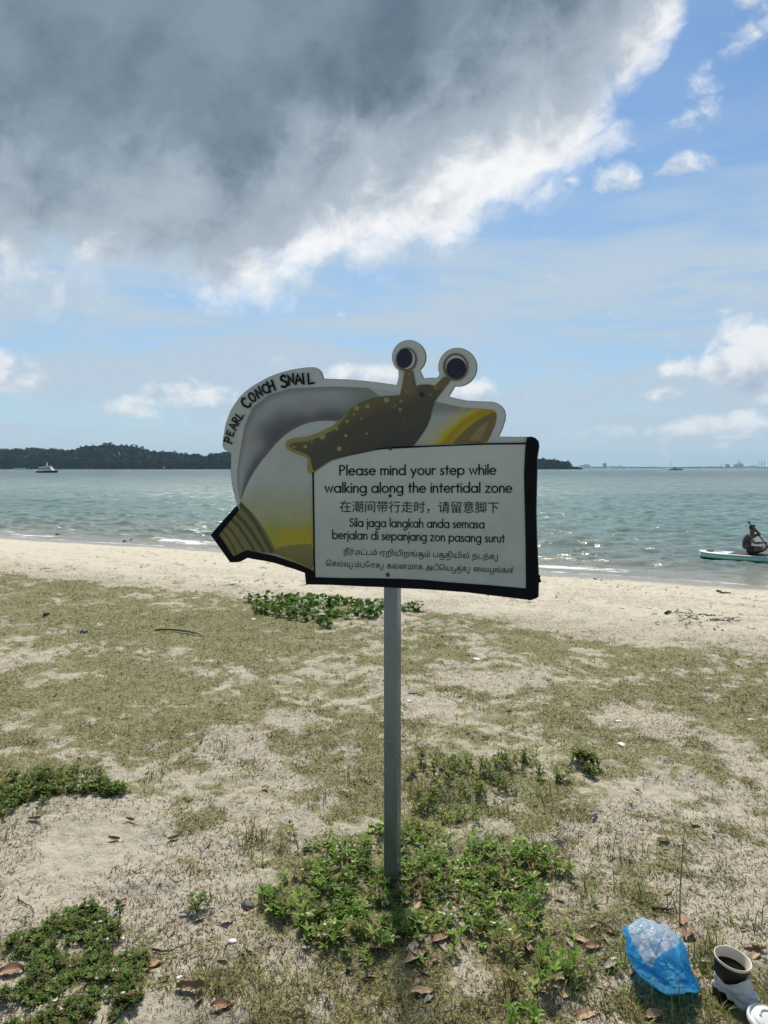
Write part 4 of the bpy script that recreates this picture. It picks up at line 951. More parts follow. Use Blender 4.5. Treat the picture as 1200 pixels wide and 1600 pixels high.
def leaves(P, D, Nn, L, Wd, colr, fold=.25):
    """folded pointed leaves: base P, direction D, up Nn"""
    D = unit(D); Sd = unit(np.cross(D, Nn)); U = np.cross(Sd, D); L = L[:, None]; Wd = Wd[:, None]
    b0 = P; m1 = P + D * L * .30 + U * L * .03; m2 = P + D * L * .66 + U * L * .02; tip = P + D * L - U * L * .06
    l1 = m1 - Sd * Wd * .48 + U * Wd * fold; r1 = m1 + Sd * Wd * .48 + U * Wd * fold; l2 = m2 - Sd * Wd * .36 + U * Wd * fold * .7; r2 = m2 + Sd * Wd * .36 + U * Wd * fold * .7
    V = np.stack([b0, l1, m1, r1, l2, m2, r2, tip], 1).reshape(-1, 3); o = np.arange(len(P))[:, None] * 8
    Fc = np.concatenate([o + f for f in ([0, 2, 1], [0, 3, 2], [1, 2, 4], [2, 5, 4], [2, 3, 6], [2, 6, 5], [4, 5, 7], [5, 6, 7])])
    sh_ = np.ones((len(P), 8, 1)); sh_[:, [0, 2, 5]] = 1.18
    return V, Fc, (np.repeat(colr[:, None], 8, 1) * sh_).reshape(-1, 3)
def weeds(name, poly, count, hgt, leafL, leafW, spacing, label, cols, lean=.7, nst=(2, 5), flowers=0, jit=.5, seed=1, fl_col=(.8, .8, .74), edge=.0, kind='stuff'):
    w_ = np.random.default_rng(seed); P = np.array(poly, float); lo, hi = P.min(0), P.max(0); VV = []; FF = []; CC = []; off = 0
    def put(V, Fc, Cc):
        nonlocal off
        VV.append(V); FF.append(np.asarray(Fc) + off); CC.append(Cc); off += len(V)
    g0, g1 = G(lo[0], hi[1]), G(hi[0], lo[1]); pts = []
    c4 = [G(*p) for p in ((lo[0], lo[1]), (hi[0], lo[1]), (lo[0], hi[1]), (hi[0], hi[1]))]; X0, X1 = min(c.x for c in c4), max(c.x for c in c4); Y0, Y1 = min(c.y for c in c4), max(c.y for c in c4)
    while len(pts) < count:
        x = w_.uniform(X0, X1, 400); y = w_.uniform(Y0, Y1, 400); px, py = toP(x, y); nz = fbm(x * 9, y * 9, seed + 40, 3)
        k = inpoly(px + (nz - .5) * 130, py + (fbm(x * 8, y * 8, seed + 90, 3) - .5) * 90, poly) & (fbm(x * 13, y * 13, seed + 7, 2) > .36 + edge)
        pts += list(zip(x[k], y[k]))
    w_.shuffle(pts)
    LP = []; LD = []; LN = []; LL = []; LC = []; SV = []
    for x, y in pts[:count]:
        z = Z(x, y); ns = w_.integers(*nst); pc = cols[w_.integers(len(cols))]; tn = w_.uniform(.7, 1.4)
        for s_ in range(ns):
            a0 = w_.uniform(0, 6.283); h = hgt * w_.uniform(.55, 1.15); ln = w_.uniform(.1, lean); p = np.array([x, y, z]); d = np.array([sin(a0) * sin(ln), cos(a0) * sin(ln), cos(ln)])
            steps = max(2, int(h / spacing)); path = [p.copy()]; ph = w_.uniform(0, 3)
            for i in range(steps):
                p = p + d * spacing * w_.uniform(.8, 1.2); d = d + w_.normal(0, .10, 3) + np.array([0, 0, .04]); d /= np.linalg.norm(d); path.append(p.copy())
                ph += pi / 2; fr_ = (i + 1) / steps; sz = leafL * (.55 + .6 * fr_ - .35 * max(0, fr_ - .8) / .2) * w_.uniform(.75, 1.2)
                kk = 2 if i < steps - 1 else 4
                for q in range(kk):
                    aa_ = ph + q * 2 * pi / kk + w_.normal(0, .25); sp_ = w_.uniform(.35, .95) if i < steps - 1 else w_.uniform(.5, 1.1)
                    sd = np.array([cos(aa_), sin(aa_), 0]); dd = sd * cos(.35) + d * sp_
                    LP.append(p.copy()); LD.append(dd); LN.append(np.array([0, 0, 1.0]) + .3 * w_.normal(0, 1, 3) * jit); LL.append(sz); LC.append(np.array(pc) * tn * w_.uniform(.8, 1.2))
            SV.append(path)
            if flowers and w_.uniform() < flowers:
                k = w_.integers(2, 5)
                for _ in range(k):
                    aa_ = w_.uniform(0, 6.283); LP.append(p + np.array([0, 0, .004])); LD.append(np.array([cos(aa_), sin(aa_), .35])); LN.append(np.array([0, 0, 1.0])); LL.append(-.008); LC.append(np.array(fl_col))
    LL = np.array(LL); fl = LL < 0; LL = np.abs(LL); wd = np.where(fl, LL * .8, LL * leafW)
    put(*leaves(np.array(LP), np.array(LD), unit(np.array(LN)), LL, wd, np.array(LC)))
    for path in SV:
        path = np.array(path); d = unit(path[-1] - path[0]); sd = unit(np.cross(d, [0.3, .9, .2])); s2 = np.cross(d, sd); r_ = .0011; ring = [sd, -sd * .5 + s2 * .87, -sd * .5 - s2 * .87]
        V = np.concatenate([[p + q * r_ for q in ring] for p in path]); m_ = len(path)
        put(V, [(i * 3 + k, i * 3 + (k + 1) % 3, (i + 1) * 3 + (k + 1) % 3) for i in range(m_ - 1) for k in range(3)] + [(i * 3 + k, (i + 1) * 3 + (k + 1) % 3, (i + 1) * 3 + k) for i in range(m_ - 1) for k in range(3)], np.tile([.09, .085, .03], (len(V), 1)))
    o = link(name, npmesh(name, np.concatenate(VV), np.concatenate(FF), np.concatenate(CC)), leaf_m)
    return tag(o, label, 'ground cover', kind=kind)
GRN = [(.17, .27, .055), (.21, .315, .07), (.145, .225, .05), (.27, .34, .10), (.22, .20, .085)]; DKG = [(.14, .21, .055), (.175, .245, .065), (.12, .18, .05), (.22, .24, .08), (.18, .155, .07)]
weeds('weed_patch', [(500, 1345), (560, 1315), (620, 1300), (700, 1312), (780, 1320), (850, 1335), (868, 1370), (860, 1410), (850, 1455), (830, 1490), (790, 1505), (740, 1480), (690, 1450), (640, 1455), (600, 1475), (560, 1470), (500, 1462), (462, 1440), (440, 1412), (470, 1380)], 430, .036, .029, .40, .014, 'bright green leafy weed patch around the foot of the sign post', GRN, flowers=.2, seed=2, nst=(1, 3), lean=1.0)
weeds('weed_patch', [(750, 1500), (800, 1480), (870, 1495), (880, 1540), (860, 1570), (800, 1560), (760, 1600), (740, 1640), (900, 1640), (880, 1560)], 26, .05, .03, .42, .016, 'scattered leafy weeds below the main patch near bottom edge', GRN, seed=3, nst=(1, 3))
weeds('weed_patch', [(400, 1330), (640, 1270), (900, 1300), (930, 1430), (900, 1560), (700, 1560), (560, 1530), (400, 1480)], 110, .034, .024, .42, .014, 'single leafy sprigs scattered loosely around the main weed patch', GRN, seed=15, nst=(1, 2), lean=1.1)
weeds('creeper_patch', [(30, 1455), (90, 1440), (150, 1420), (185, 1405), (200, 1415), (180, 1440), (205, 1455), (235, 1480), (240, 1505), (225, 1535), (222, 1560), (190, 1600), (180, 1700), (-160, 1700), (-160, 1480), (-20, 1560), (20, 1530)], 1150, .014, .014, .5, .008, 'dense low creeper patch in the bottom left corner', DKG, lean=1.3, seed=4, nst=(2, 4), flowers=.02)
weeds('creeper_patch', [(-60, 1245), (40, 1225), (100, 1220), (160, 1210), (190, 1225), (185, 1245), (130, 1252), (100, 1262), (30, 1262), (-60, 1275)], 230, .034, .022, .45, .013, 'low creeper strip at the left edge higher up', DKG, lean=1.2, seed=5, nst=(2, 4))
weeds('weed_patch', [(632, 1215), (680, 1200), (740, 1205), (790, 1200), (850, 1190), (862, 1205), (800, 1235), (770, 1270), (720, 1280), (640, 1262)], 130, .05, .022, .4, .015, 'straggly dark weeds with yellow flowers right behind the post', DKG, seed=6, flowers=.12, fl_col=(.75, .5, .03), nst=(1, 4), lean=1.0)
weeds('weed_patch', [(900, 1195), (930, 1190), (950, 1200), (930, 1220), (900, 1212)], 26, .045, .022, .4, .014, 'small weed clump with a yellow flower right of the post', DKG, seed=7, flowers=.2, fl_col=(.75, .5, .03))
weeds('weed_patch', [(395, 1400), (425, 1412), (440, 1435), (405, 1440)], 16, .04, .026, .42, .016, 'few leafy sprigs at the left side of the main weed patch', GRN, seed=8, nst=(1, 3))
weeds('weed_patch', [(300, 1410), (325, 1412), (322, 1435), (300, 1438)], 7, .03, .02, .45, .014, 'tiny sprigs alone on bare sand left of the post', DKG, seed=9, nst=(1, 3))
# beach creeper with round leaves on long petioles
def roundleaf(name, poly, count, size, label, seed):
    w_ = np.random.default_rng(seed); pts = []; P = np.array(poly, float); lo, hi = P.min(0), P.max(0); c4 = [G(*p) for p in ((lo[0], lo[1]), (hi[0], lo[1]), (lo[0], hi[1]), (hi[0], hi[1]))]
    X0, X1 = min(c.x for c in c4), max(c.x for c in c4); Y0, Y1 = min(c.y for c in c4), max(c.y for c in c4)
    while len(pts) < count:
        x = w_.uniform(X0, X1, 500); y = w_.uniform(Y0, Y1, 500); px, py = toP(x, y); nz = fbm(x * 4, y * 4, seed, 3); k = inpoly(px + (nz - .5) * 50, py + (nz - .5) * 14, poly) & (fbm(x * 5, y * 5, seed + 3, 2) > .36)
        pts += list(zip(x[k], y[k]))
    pts = np.array(pts[:count]); z = terrain(pts[:, 0], pts[:, 1]) + w_.uniform(.01, .075, count); C = np.stack([pts[:, 0], pts[:, 1], z], 1)
    nn = unit(np.array([0, 0, 1.0]) + w_.normal(0, .55, (count, 3))); a = unit(np.cross(nn, w_.normal(size=(count, 3)))); b_ = np.cross(nn, a); r_ = size * w_.uniform(.6, 1.25, count)[:, None]
    ang = np.linspace(0, 2 * pi, 9)[:-1]; rim = [C + (a * cos(t_) * (1 if k else .8) + b_ * sin(t_) * .9) * r_ + nn * r_ * .28 * abs(sin(t_)) for k, t_ in enumerate(ang)]
    foot = C - np.array([0, 0, 1]) * (C[:, 2:3] - terrain(C[:, 0], C[:, 1])[:, None]); V = np.stack([C] + rim + [foot, foot + [.004, 0, 0]], 1).reshape(-1, 3); o = np.arange(count)[:, None] * 11
    Fc = np.concatenate([o + [0, 1 + k, 1 + (k + 1) % 8] for k in range(8)] + [o + [0, 9, 10]])
    col = np.array([.06, .13, .03]) * w_.uniform(.6, 1.6, (count, 1)) + np.array([.03, .02, 0]) * w_.uniform(0, 1, (count, 1)); cc = np.repeat(col[:, None], 11, 1)
    o_ = link(name, npmesh(name, V, Fc, cc.reshape(-1, 3)), leaf_m); return tag(o_, label, 'ground cover', kind='stuff')
roundleaf('beach_creeper', [(385, 940), (440, 930), (520, 934), (600, 938), (640, 944), (600, 955), (590, 968), (520, 968), (500, 980), (470, 968), (400, 960)], 800, .024, 'glossy round leaved beach creeper where turf meets sand left of the post', 12)
roundleaf('beach_creeper', [(628, 948), (650, 946), (672, 951), (650, 955), (630, 954)], 40, .028, 'small creeper sprig on the sand right of the post', 13)
# fine dead grass, twig and leaf crumbs lying on the sand
nD = 300000
dd = 1.2 + 9.5 * gr.uniform(0, 1, nD) ** 1.5; xx = gr.uniform(-.66, .66, nD) * (dd + .3)
k = fbm(xx * 2.2, dd * 2.2, 401, 4, .6) + gr.normal(0, .09, nD) > .52; xx, dd = xx[k], dd[k]; n = len(xx)
kk = gr.uniform(0, 1, n)[:, None]; colr = np.where(gr.uniform(0, 1, (n, 1)) < .65, np.array([[.065, .048, .03]]) * (1 + kk), np.array([[.30, .23, .13]]) * (.7 + .6 * kk))
V, Fc, Cc = blades(xx, dd, gr.gamma(1.5, .0048, n) * (1 + .10 * dd), gr.uniform(.0010, .0026, n) * (1 + .12 * dd), np.full(n, 1.56), gr.uniform(0, 6.283, n), colr, np.full(n, .0), terrain(xx, dd) + .005)
tag(link('plant_debris', npmesh('plant_debris', V, Fc, Cc), attr_mat('dead_plant', .9, spec=.1)), 'dark crumbs and straws littering the sand', 'debris', kind='stuff')
nD = 5200
xx = gr.uniform(-9, 9, nD); ss = EDGE + gr.uniform(0, 1, nD) * (-1.0 - EDGE); b0 = np.array([SN.x, SN.y]) * (S0 + ss)[:, None] + np.array([sdir.x, sdir.y]) * (xx * 1.6 + 0)[:, None]; xx, dd = b0[:, 0], b0[:, 1]
k = (dd > 3) & (fbm(xx * .9, dd * .9, 411, 3) + gr.normal(0, .09, nD) > .5); xx, dd = xx[k], dd[k]; n = len(xx)
V, Fc, Cc = blades(xx, dd, gr.gamma(2, .035, n), gr.uniform(.008, .028, n), np.full(n, 1.5), gr.uniform(0, 6.283, n), np.array([[.075, .055, .035]]) * gr.uniform(.5, 2.2, (n, 1)), np.full(n, .1), terrain(xx, dd) + .015)
tag(link('strandline_debris', npmesh('strandline_debris', V, Fc, Cc), attr_mat('strand_debris', .9, spec=.1)), 'bits of dark driftweed over the pale beach', 'debris', kind='stuff')
# ------------------------------------------------------------------ fallen leaves, sticks, stones
def deadleaf(name, L, Wd, curl, fold, m, seed):
    r_ = random.Random(seed); V = []; n = 10; k = 5
    for i in range(n + 1):
        u = i / n; w = Wd / 2 * (sin(pi * min(1, u * .96 + .02)) ** .75) * (1 + r_.uniform(-.1, .1)); bx = (u - .5) * L; bz_ = curl * L * (4 * (u - .5) ** 2) + r_.uniform(0, .003)
        for j in range(k):
            a = -1 + j / 2; V.append((bx, a * w, .002 + (-curl * L if curl < 0 else 0) + bz_ + fold * Wd * abs(a) ** 1.5 + r_.uniform(0, .003) * abs(a)))
    Fc = [(i * k + j, (i + 1) * k + j, (i + 1) * k + j + 1, i * k + j + 1) for i in range(n) for j in range(k - 1)]
    me = pymesh(name, V, Fc); me.materials.append(m); me.polygons.foreach_set('use_smooth', np.ones(len(me.polygons), bool)); return me
def leafmat(name, c0, c1):
    m, t, b = mat(name, c0, .7); co = t.node('ShaderNodeTexCoord').outputs['Object']; n_ = t.noise(co, 45, 5, .65); sp_ = t.node('ShaderNodeSeparateXYZ'); t.put(sp_.inputs[0], co)
    rib = t.sstep(t.m('ABSOLUTE', sp_.outputs[1]), .0022, .0008); vein = t.sstep(t.m('FRACT', t.mul(t.add(sp_.outputs[0], t.mul(t.m('ABSOLUTE', sp_.outputs[1]), -.8)), 160)), .12, .02)
    c = t.mix(t.sstep(n_, .3, .7), c0, c1); c = t.mix(t.mul(vein, .25), c, [v * .6 for v in c0]); c = t.mix(t.mul(rib, .6), c, [min(1, v * 1.5) for v in c1]); t.put(b.inputs['Base Color'], c); t.put(b.inputs['Normal'], t.bump(n_, .3, .004)); return m
lm = [leafmat('tan_leaf', (.33, .22, .13), (.44, .31, .19)), leafmat('brown_leaf', (.19, .12, .07), (.29, .18, .105)), leafmat('grey_leaf', (.22, .185, .145), (.33, .285, .23)), leafmat('russet_leaf', (.25, .135, .075), (.35, .20, .11))]
LM = []
for i, (L, Wd, cu, fo) in enumerate([(.060, .024, -.025, .10), (.054, .026, -.05, .20), (.047, .021, -.015, .08), (.050, .019, .10, .40)]):
    for m_ in range(4): LM.append(deadleaf('fallen_leaf', L, Wd, cu, fo, lm[m_], i * 9 + m_))
lr = random.Random(4)
def putleaf(px, py, shape, colour, label, group=None, sc=1.0, rz=None):
    p = GT(px, py); o = bpy.data.objects.new('fallen_leaf', LM[shape * 4 + colour]); COL.objects.link(o); o.location = (p.x, p.y, p.z + .001)
    o.rotation_euler = (lr.uniform(-.22, .22), lr.uniform(-.16, .16), lr.uniform(0, 6.28) if rz is None else rz); o.scale = (sc,) * 3; return tag(o, label, 'leaf', group or 'fallen leaves on the sand and weeds')
for px, py, sh_, cl_, sc, rz, lab in [(650, 1500, 0, 0, 1.15, .5, 'tan curled leaf under the front of the main weed patch'), (660, 1553, 2, 0, 1.25, -.2, 'flat tan leaf alone below the weed patch on bare sand'), (590, 1487, 1, 1, 1.3, .1, 'broad dark brown leaf tucked under the weed patch front'), (628, 1455, 2, 2, 1.2, 1.4, 'pale grey leaf standing among weeds near the post'),
                              (648, 1420, 0, 0, 1.0, .9, 'narrow tan leaf just in front of the post foot'), (625, 1402, 3, 2, .8, 1.5, 'thin pale upright leaf beside the post foot'), (690, 1472, 1, 3, 1.0, .4, 'reddish leaf between the weeds right of the grey leaf'), (902, 1470, 2, 0, 1.3, -.5, 'wide tan leaf left of the blue bag'), (925, 1482, 1, 1, 1.0, .3, 'dark leaf between the tan leaf and the blue bag'),
                              (850, 1545, 2, 1, 1.2, .2, 'brown leaf at the lower right of the weeds'), (870, 1530, 0, 2, 1.0, -.4, 'greyish leaf at the lower right of the weeds'), (885, 1555, 2, 0, 1.0, 1.0, 'tan leaf right of the brown one under the weeds'), (18, 1521, 1, 3, 1.15, .1, 'rust brown leaf on the creepers at the left edge'), (235, 1512, 0, 3, 1.1, .9, 'rust leaf leaning on the right edge of the corner creeper'), (190, 1415, 1, 1, .8, 1.2, 'dark curled leaf at the tip of the corner creeper'),
                              (272, 1312, 3, 3, .75, .4, 'small reddish leaf alone on the bare left sand'), (178, 1313, 3, 3, .75, 0, 'thin russet leaf left of the small reddish leaf'), (55, 1282, 3, 1, .8, .1, 'brown leaf under the left creeper strip'), (298, 1548, 3, 1, 1.3, .1, 'long brown leaf on sand right of the corner creeper'), (345, 1575, 1, 3, .9, .2, 'russet leaf near the bottom edge left of the centre'), (690, 1268, 1, 2, 1.0, .3, 'grey brown leaf under the dark weeds behind the post'), (560, 1325, 1, 0, .9, -.8, 'tan leaf at the back left edge of the weed patch'),
                              (500, 1362, 2, 0, .8, 1.2, 'tan leaf in the left part of the weed patch'), (480, 1328, 2, 0, .7, 0, 'small tan leaf on sand behind the weed patch'), (1075, 1462, 1, 1, 1.2, 1.1, 'dark curled leaf behind the blue bag'), (1066, 1440, 2, 3, 1.1, 1.3, 'reddish leaf upright above the dark curled leaf'), (1180, 1495, 2, 0, .9, .8, 'tan leaf at the right edge beside the cup'), (915, 1588, 2, 0, 1.1, .4, 'tan leaf at the bottom edge below the bag'), (955, 1510, 2, 2, 1.0, .5, 'pale leaf left of the lower bag edge'), (1020, 1590, 1, 0, .9, .2, 'curled tan leaf at the bottom edge left of the lid')]:
    putleaf(px, py, sh_, cl_, lab, None, sc, rz)
for i in range(95):
    z_ = lr.random()
    if z_ < .45: px, py = lr.gauss(700, 110), lr.gauss(1470, 45)
    elif z_ < .7: px, py = lr.uniform(880, 1190), lr.uniform(1390, 1600)
    elif z_ < .85: px, py = lr.uniform(150, 420), lr.uniform(1430, 1600)
    else: px, py = lr.uniform(20, 1180), lr.uniform(1090, 1420)
    if not (5 < px < 1195 and 1060 < py < 1590): continue
    putleaf(px, py, lr.randrange(4), lr.choice([0, 1, 1, 2, 2, 3]), 'small crumpled dead leaf among grass and weeds', 'small crumpled dead leaves', lr.uniform(.4, .8))
wood_m = speck('driftwood', (.06, .045, .032), .85, .35, 30, .5, 60)
def stick(name, ends, r0, label, cat, zoff=0.0, m=wood_m, bend=.06, seed=0, twig=True):
    r_ = random.Random(seed); a, b_ = GT(*ends[0]), GT(*ends[1]); n = 9; P = []
    L = (b_ - a).length; sd = (b_ - a).cross(Vector((0, 0, 1))).normalized()
    for i in range(n + 1):
        u = i / n; p = a.lerp(b_, u) + sd * L * bend * (sin(u * 5 + seed) + r_.uniform(-.4, .4)); p.z = Z(p.x, p.y) + r0 * .6 + zoff; P.append(p)
    q = MB(); q.tube([p - a for p in P], [r0 * (1 - .6 * i / n) * r_.uniform(.8, 1.2) for i in range(n + 1)], 7)
    if twig: q.tube([P[5] - a, P[5] - a + (P[6] - P[5]) * 1.2 + sd * L * .16 + Vector((0, 0, r0 * 2))], [r0 * .6, r0 * .25], 6)
    return tag(q.build(name, m, None, True, loc=a), label, cat)
stick('driftwood', [(87, 840), (106, 838)], .075, 'dark driftwood log at the waterline on the far left', 'driftwood', .03)
stick('driftwood', [(193, 848.5), (206, 848)], .05, 'short dark driftwood at the waterline between log and sign', 'driftwood', .02)
stick('driftwood', [(1120, 925), (1142, 927)], .018, 'dark stick by the wash on the far right beach', 'driftwood', .01)
stick('driftwood', [(1038, 957), (1063, 956)], .010, 'forked stick on the beach right of the sign', 'driftwood')
stick('driftwood', [(1092, 960), (1128, 962)], .006, 'thin straight stick on the beach at far right', 'driftwood')
stick('driftwood', [(929, 905), (938, 906)], .02, 'small dark chunk by the wash right of the sign', 'driftwood')
stick('fallen_twig', [(250, 986), (322, 996)], .008, 'long bent twig lying on the turf left of the sign', 'twig', .01, bend=.09, seed=2)
stick('fallen_twig', [(560, 1500), (600, 1508)], .003, 'thin twig in front of the weed patch', 'twig', .004, seed=3)
stick('fallen_twig', [(238, 1488), (285, 1482)], .003, 'dark twig right of the corner creeper', 'twig', .004, seed=5)
stick('fallen_twig', [(1018, 1420), (1052, 1424)], .005, 'short dark twig above the blue bag', 'twig', .004, seed=6)
stick('fallen_twig', [(30, 1402), (50, 1432)], .0022, 'thin dark twig on bare sand at the left', 'twig', .004, seed=7)
stick('fallen_twig', [(540, 1518), (553, 1524)], .004, 'stubby twig on sand below the weed patch', 'twig', .003, seed=9, twig=False)
stick('fallen_twig', [(640, 1085), (662, 1090)], .004, 'small twig right of the post in the turf', 'twig', .006, seed=8)
for i in range(26):
    u = lr.gauss(1095, 30); v = lr.gauss(970, 5); stick('brush_twig', [(u, v), (u + lr.uniform(-22, 22), v + lr.uniform(-4, 4))], .004, 'thin dry twig in the brush heap on the right beach', 'twig', lr.uniform(0, .05), seed=20 + i)['group'] = 'twigs in the brush heap'
dry_m = speck('dry_stalk', (.21, .18, .10), .8, .2, 30)
p = GT(1062, 1448); tip = p + Vector((.008, 0, 0)); q = MB(); hh = .265
q.tube([(0, 0, 0), (.003, .01, hh * .4), (.006, .0, hh)], [.0020, .0017, .0009], 6); tag(q.build('grass_stalk', dry_m, loc=p), 'tall thin dry grass stalk standing behind the blue bag', 'grass stalk')
stone_m = speck('dark_stone', (.06, .065, .075), .6, .35, 40, .5, 60); shell_m = speck('shell_white', (.80, .78, .74), .4, .06, 40)
def lump(name, px, py, size, m, label, cat, flatten=.5, seed=0, group=None):
    bm = bmesh.new(); bmesh.ops.create_icosphere(bm, subdivisions=3, radius=1); r_ = np.random.default_rng(seed); o_ = r_.uniform(0, 50)
    for v in bm.verts:
        k = .75 + .5 * float(fbm(np.array([v.co.x * 1.3 + o_]), np.array([v.co.y * 1.3 + v.co.z * 1.7]), 5, 3)[0]); v.co = Vector((v.co.x * 1.25, v.co.y * .85, v.co.z * flatten)) * k * size
    me = bpy.data.meshes.new(name); bm.to_mesh(me); bm.free(); p = GT(px, py); o = link(name, me, m, None, (p.x, p.y, p.z + size * flatten * .4), True); o.rotation_euler.z = r_.uniform(0, 6); return tag(o, label, cat, group)
lump('stone', 387, 1418, .017, stone_m, 'dark blue grey stone on sand left of the weed patch', 'stone', .7, 1)
lump('stone', 131, 988, .030, stone_m, 'dark stone on the far turf at the left', 'stone', .6, 2); lump('stone', 72, 960, .028, speck('brown_stone', (.12, .08, .06), .8, .3, 30), 'brown lump on the turf near the left sand patch', 'stone', .6, 3)
for i, (px, py, s_, lab) in enumerate([(190, 1468, .009, 'white shell bit at the top right of the corner creeper'), (363, 1471, .009, 'white shell bit on bare sand left of the weeds'), (187, 1431, .005, 'tiny white shell beside the corner creeper tip'), (396, 968, .02, 'white shell below the beach creeper left end'), (745, 1031, .024, 'white shell right of the post on far turf'), (972, 1164, .017, 'white shell on right turf edge'), (1172, 1125, .014, 'white shell at the right edge of the turf'), (280, 1528, .007, 'white shell bit near bottom right of the corner creeper'), (820, 1522, .006, 'white shell piece at lower right of the weeds'), (960, 1500, .009, 'white scrap left of the blue bag'), (967, 1127, .012, 'small white shell in the right turf above another'), (640, 1096, .014, 'white shell immediately right of the post')]):
    lump('shell_fragment', px, py, s_, shell_m, lab, 'shell', .35, 10 + i)
# ------------------------------------------------------------------ blue bag, cup, tissue, lid
def film(name, col, alpha, rough, tint):
    m, t, b = mat(name, col, rough); b.inputs['Specular IOR Level'].default_value = .6
    co = t.node('ShaderNodeTexCoord').outputs['Object']; n_ = t.noise(co, 24, 5, .6, .6); vr = t.node('ShaderNodeTexVoronoi', feature='DISTANCE_TO_EDGE'); t.put(vr.inputs['Vector'], t.v('ADD', co, t.v('SCALE', t.noise(co, 9, 4, .6, 0, 1), scale=.12))); t.put(vr.inputs['Scale'], 17); rdg = vr.outputs['Distance']
    nor = t.bump(t.add(t.mul(n_, .6), t.mul(t.m('MINIMUM', rdg, .16), -4.0)), .9, .008); t.put(b.inputs['Normal'], nor)
    tl = t.node('ShaderNodeBsdfTranslucent'); t.put(tl.inputs[0], tint); t.put(tl.inputs['Normal'], nor); mx = t.node('ShaderNodeMixShader'); mx.inputs[0].default_value = .62
    t.l.new(b.outputs[0], mx.inputs[1]); t.l.new(tl.outputs[0], mx.inputs[2]); tr = t.node('ShaderNodeBsdfTransparent'); t.put(tr.inputs[0], tint); m2 = t.node('ShaderNodeMixShader')
    t.put(m2.inputs[0], t.m('ADD', t.sstep(n_, .3, .7, max(0, alpha - .12), min(1, alpha + .12)), t.sstep(rdg, .05, .0, 0, .35), clamp=True)); t.l.new(tr.outputs[0], m2.inputs[1]); t.l.new(mx.outputs[0], m2.inputs[2]); t.l.new(m2.outputs[0], t.n['Material Output'].inputs[0]); return m
blue_f = film('blue_film', (.03, .44, .95), .66, .14, (.22, .70, 1.0)); clear_f = film('clear_film', (.90, .92, .95), .62, .10, (.93, .96, 1.0))
pb = GT(1040, 1548); MPP = (pb - CAM).dot(FW) / F; OFF = (pb - CAM).dot(FW) / (pb - CAM).length                        # metres per photo pixel there
rt = Vector((1, 0, 0)); 
bag = thing('plastic_bag', 'crumpled blue plastic bag with clear top lying beside the cup', 'bag', pb)
bm = bmesh.new(); bmesh.ops.create_icosphere(bm, subdivisions=6, radius=1)
cpx = lambda a, b_: ((a - 440) / 4.615 * MPP, (440 - b_) / 4.615 * MPP * OFF * 1.13)       # crop pixels -> metres in the viewing plane
SIL = [cpx(*p) for p in [(166, 238), (195, 246), (225, 232), (290, 195), (360, 170), (450, 200), (560, 255), (640, 305), (668, 345), (690, 400), (690, 480), (692, 560), (718, 640), (726, 685), (690, 700), (640, 690), (580, 706), (520, 700), (470, 712), (395, 690), (325, 645), (262, 588), (208, 528), (190, 470), (170, 430), (178, 370), (190, 310), (172, 270)]]
def silr(a):
    best = 0
    for (x0, y0), (x1, y1) in zip(SIL, SIL[1:] + SIL[:1]):
        den = cos(a) * (y1 - y0) - sin(a) * (x1 - x0)
        if abs(den) < 1e-9: continue
        tt = (x0 * (y1 - y0) - y0 * (x1 - x0)) / den; uu = (x0 * sin(a) - y0 * cos(a)) / den
        if tt > 0 and -1e-6 <= uu <= 1 + 1e-6: best = max(best, tt)
    return best
sil_t = [silr(2 * pi * i / 360) for i in range(361)]
vd = (pb - CAM).normalized(); vu = rt.cross(vd).normalized()                          # view-plane axes used only to give the bag its own 3D shape
cen = vu * (245 / 4.615 * MPP * OFF * 1.13) - rt * .002
co_ = np.array([v.co[:] for v in bm.verts]); a_ = np.arctan2(co_[:, 1], co_[:, 0]); rxy = np.hypot(co_[:, 0], co_[:, 1])
rad_ = np.interp(a_ % (2 * pi), np.linspace(0, 2 * pi, 361), sil_t)
X_, Y_, Z_ = np.cos(a_) * rad_ * .88 * rxy ** .9, np.sin(a_) * rad_ * rxy ** .9, np.sign(co_[:, 2]) * np.abs(co_[:, 2]) ** .7 * .10
fo = np.random.default_rng(21); crease = np.zeros(len(co_))
for i_ in range(46):
    n_ = fo.normal(size=3); n_[2] *= .5; n_ /= np.linalg.norm(n_); c_ = fo.uniform(-.75, .75); m_ = np.cross(n_, fo.normal(size=3)); m_ /= np.linalg.norm(m_)
    d_ = co_ @ n_ - c_ + .10 * (fbm(co_[:, 0] * 2 + i_, co_[:, 1] * 2 + co_[:, 2], 60 + i_, 2) - .5); ext = np.exp(-((co_ @ m_ - fo.uniform(-.6, .6)) / .55) ** 2)
    crease += fo.uniform(.4, 1.0) * fo.choice([1, -.8]) * np.exp(-np.abs(d_) / fo.uniform(.02, .14)) * ext
crease = crease * .42
Z_ = Z_ + crease * .075 * np.sqrt(np.clip(1.05 - rxy, 0, 1)) ; X_ = X_ * (1 + crease * .06); Y_ = Y_ * (1 + crease * .06)
Pw = np.array(cen[:]) + X_[:, None] * np.array(rt[:]) + Y_[:, None] * np.array(vu[:]) - Z_[:, None] * np.array(vd[:])
gz = terrain(Pw[:, 0] + pb.x, Pw[:, 1] + pb.y) - pb.z + .004; Pw[:, 2] = np.maximum(Pw[:, 2], gz)
for v, p in zip(bm.verts, Pw): v.co = p
WIN = [(cpx(*p)[0] * .88, cpx(*p)[1]) for p in [(222, 238), (360, 172), (450, 202), (560, 258), (640, 310), (628, 372), (560, 412), (470, 445), (400, 490), (372, 545), (330, 520), (290, 440), (240, 340)]]
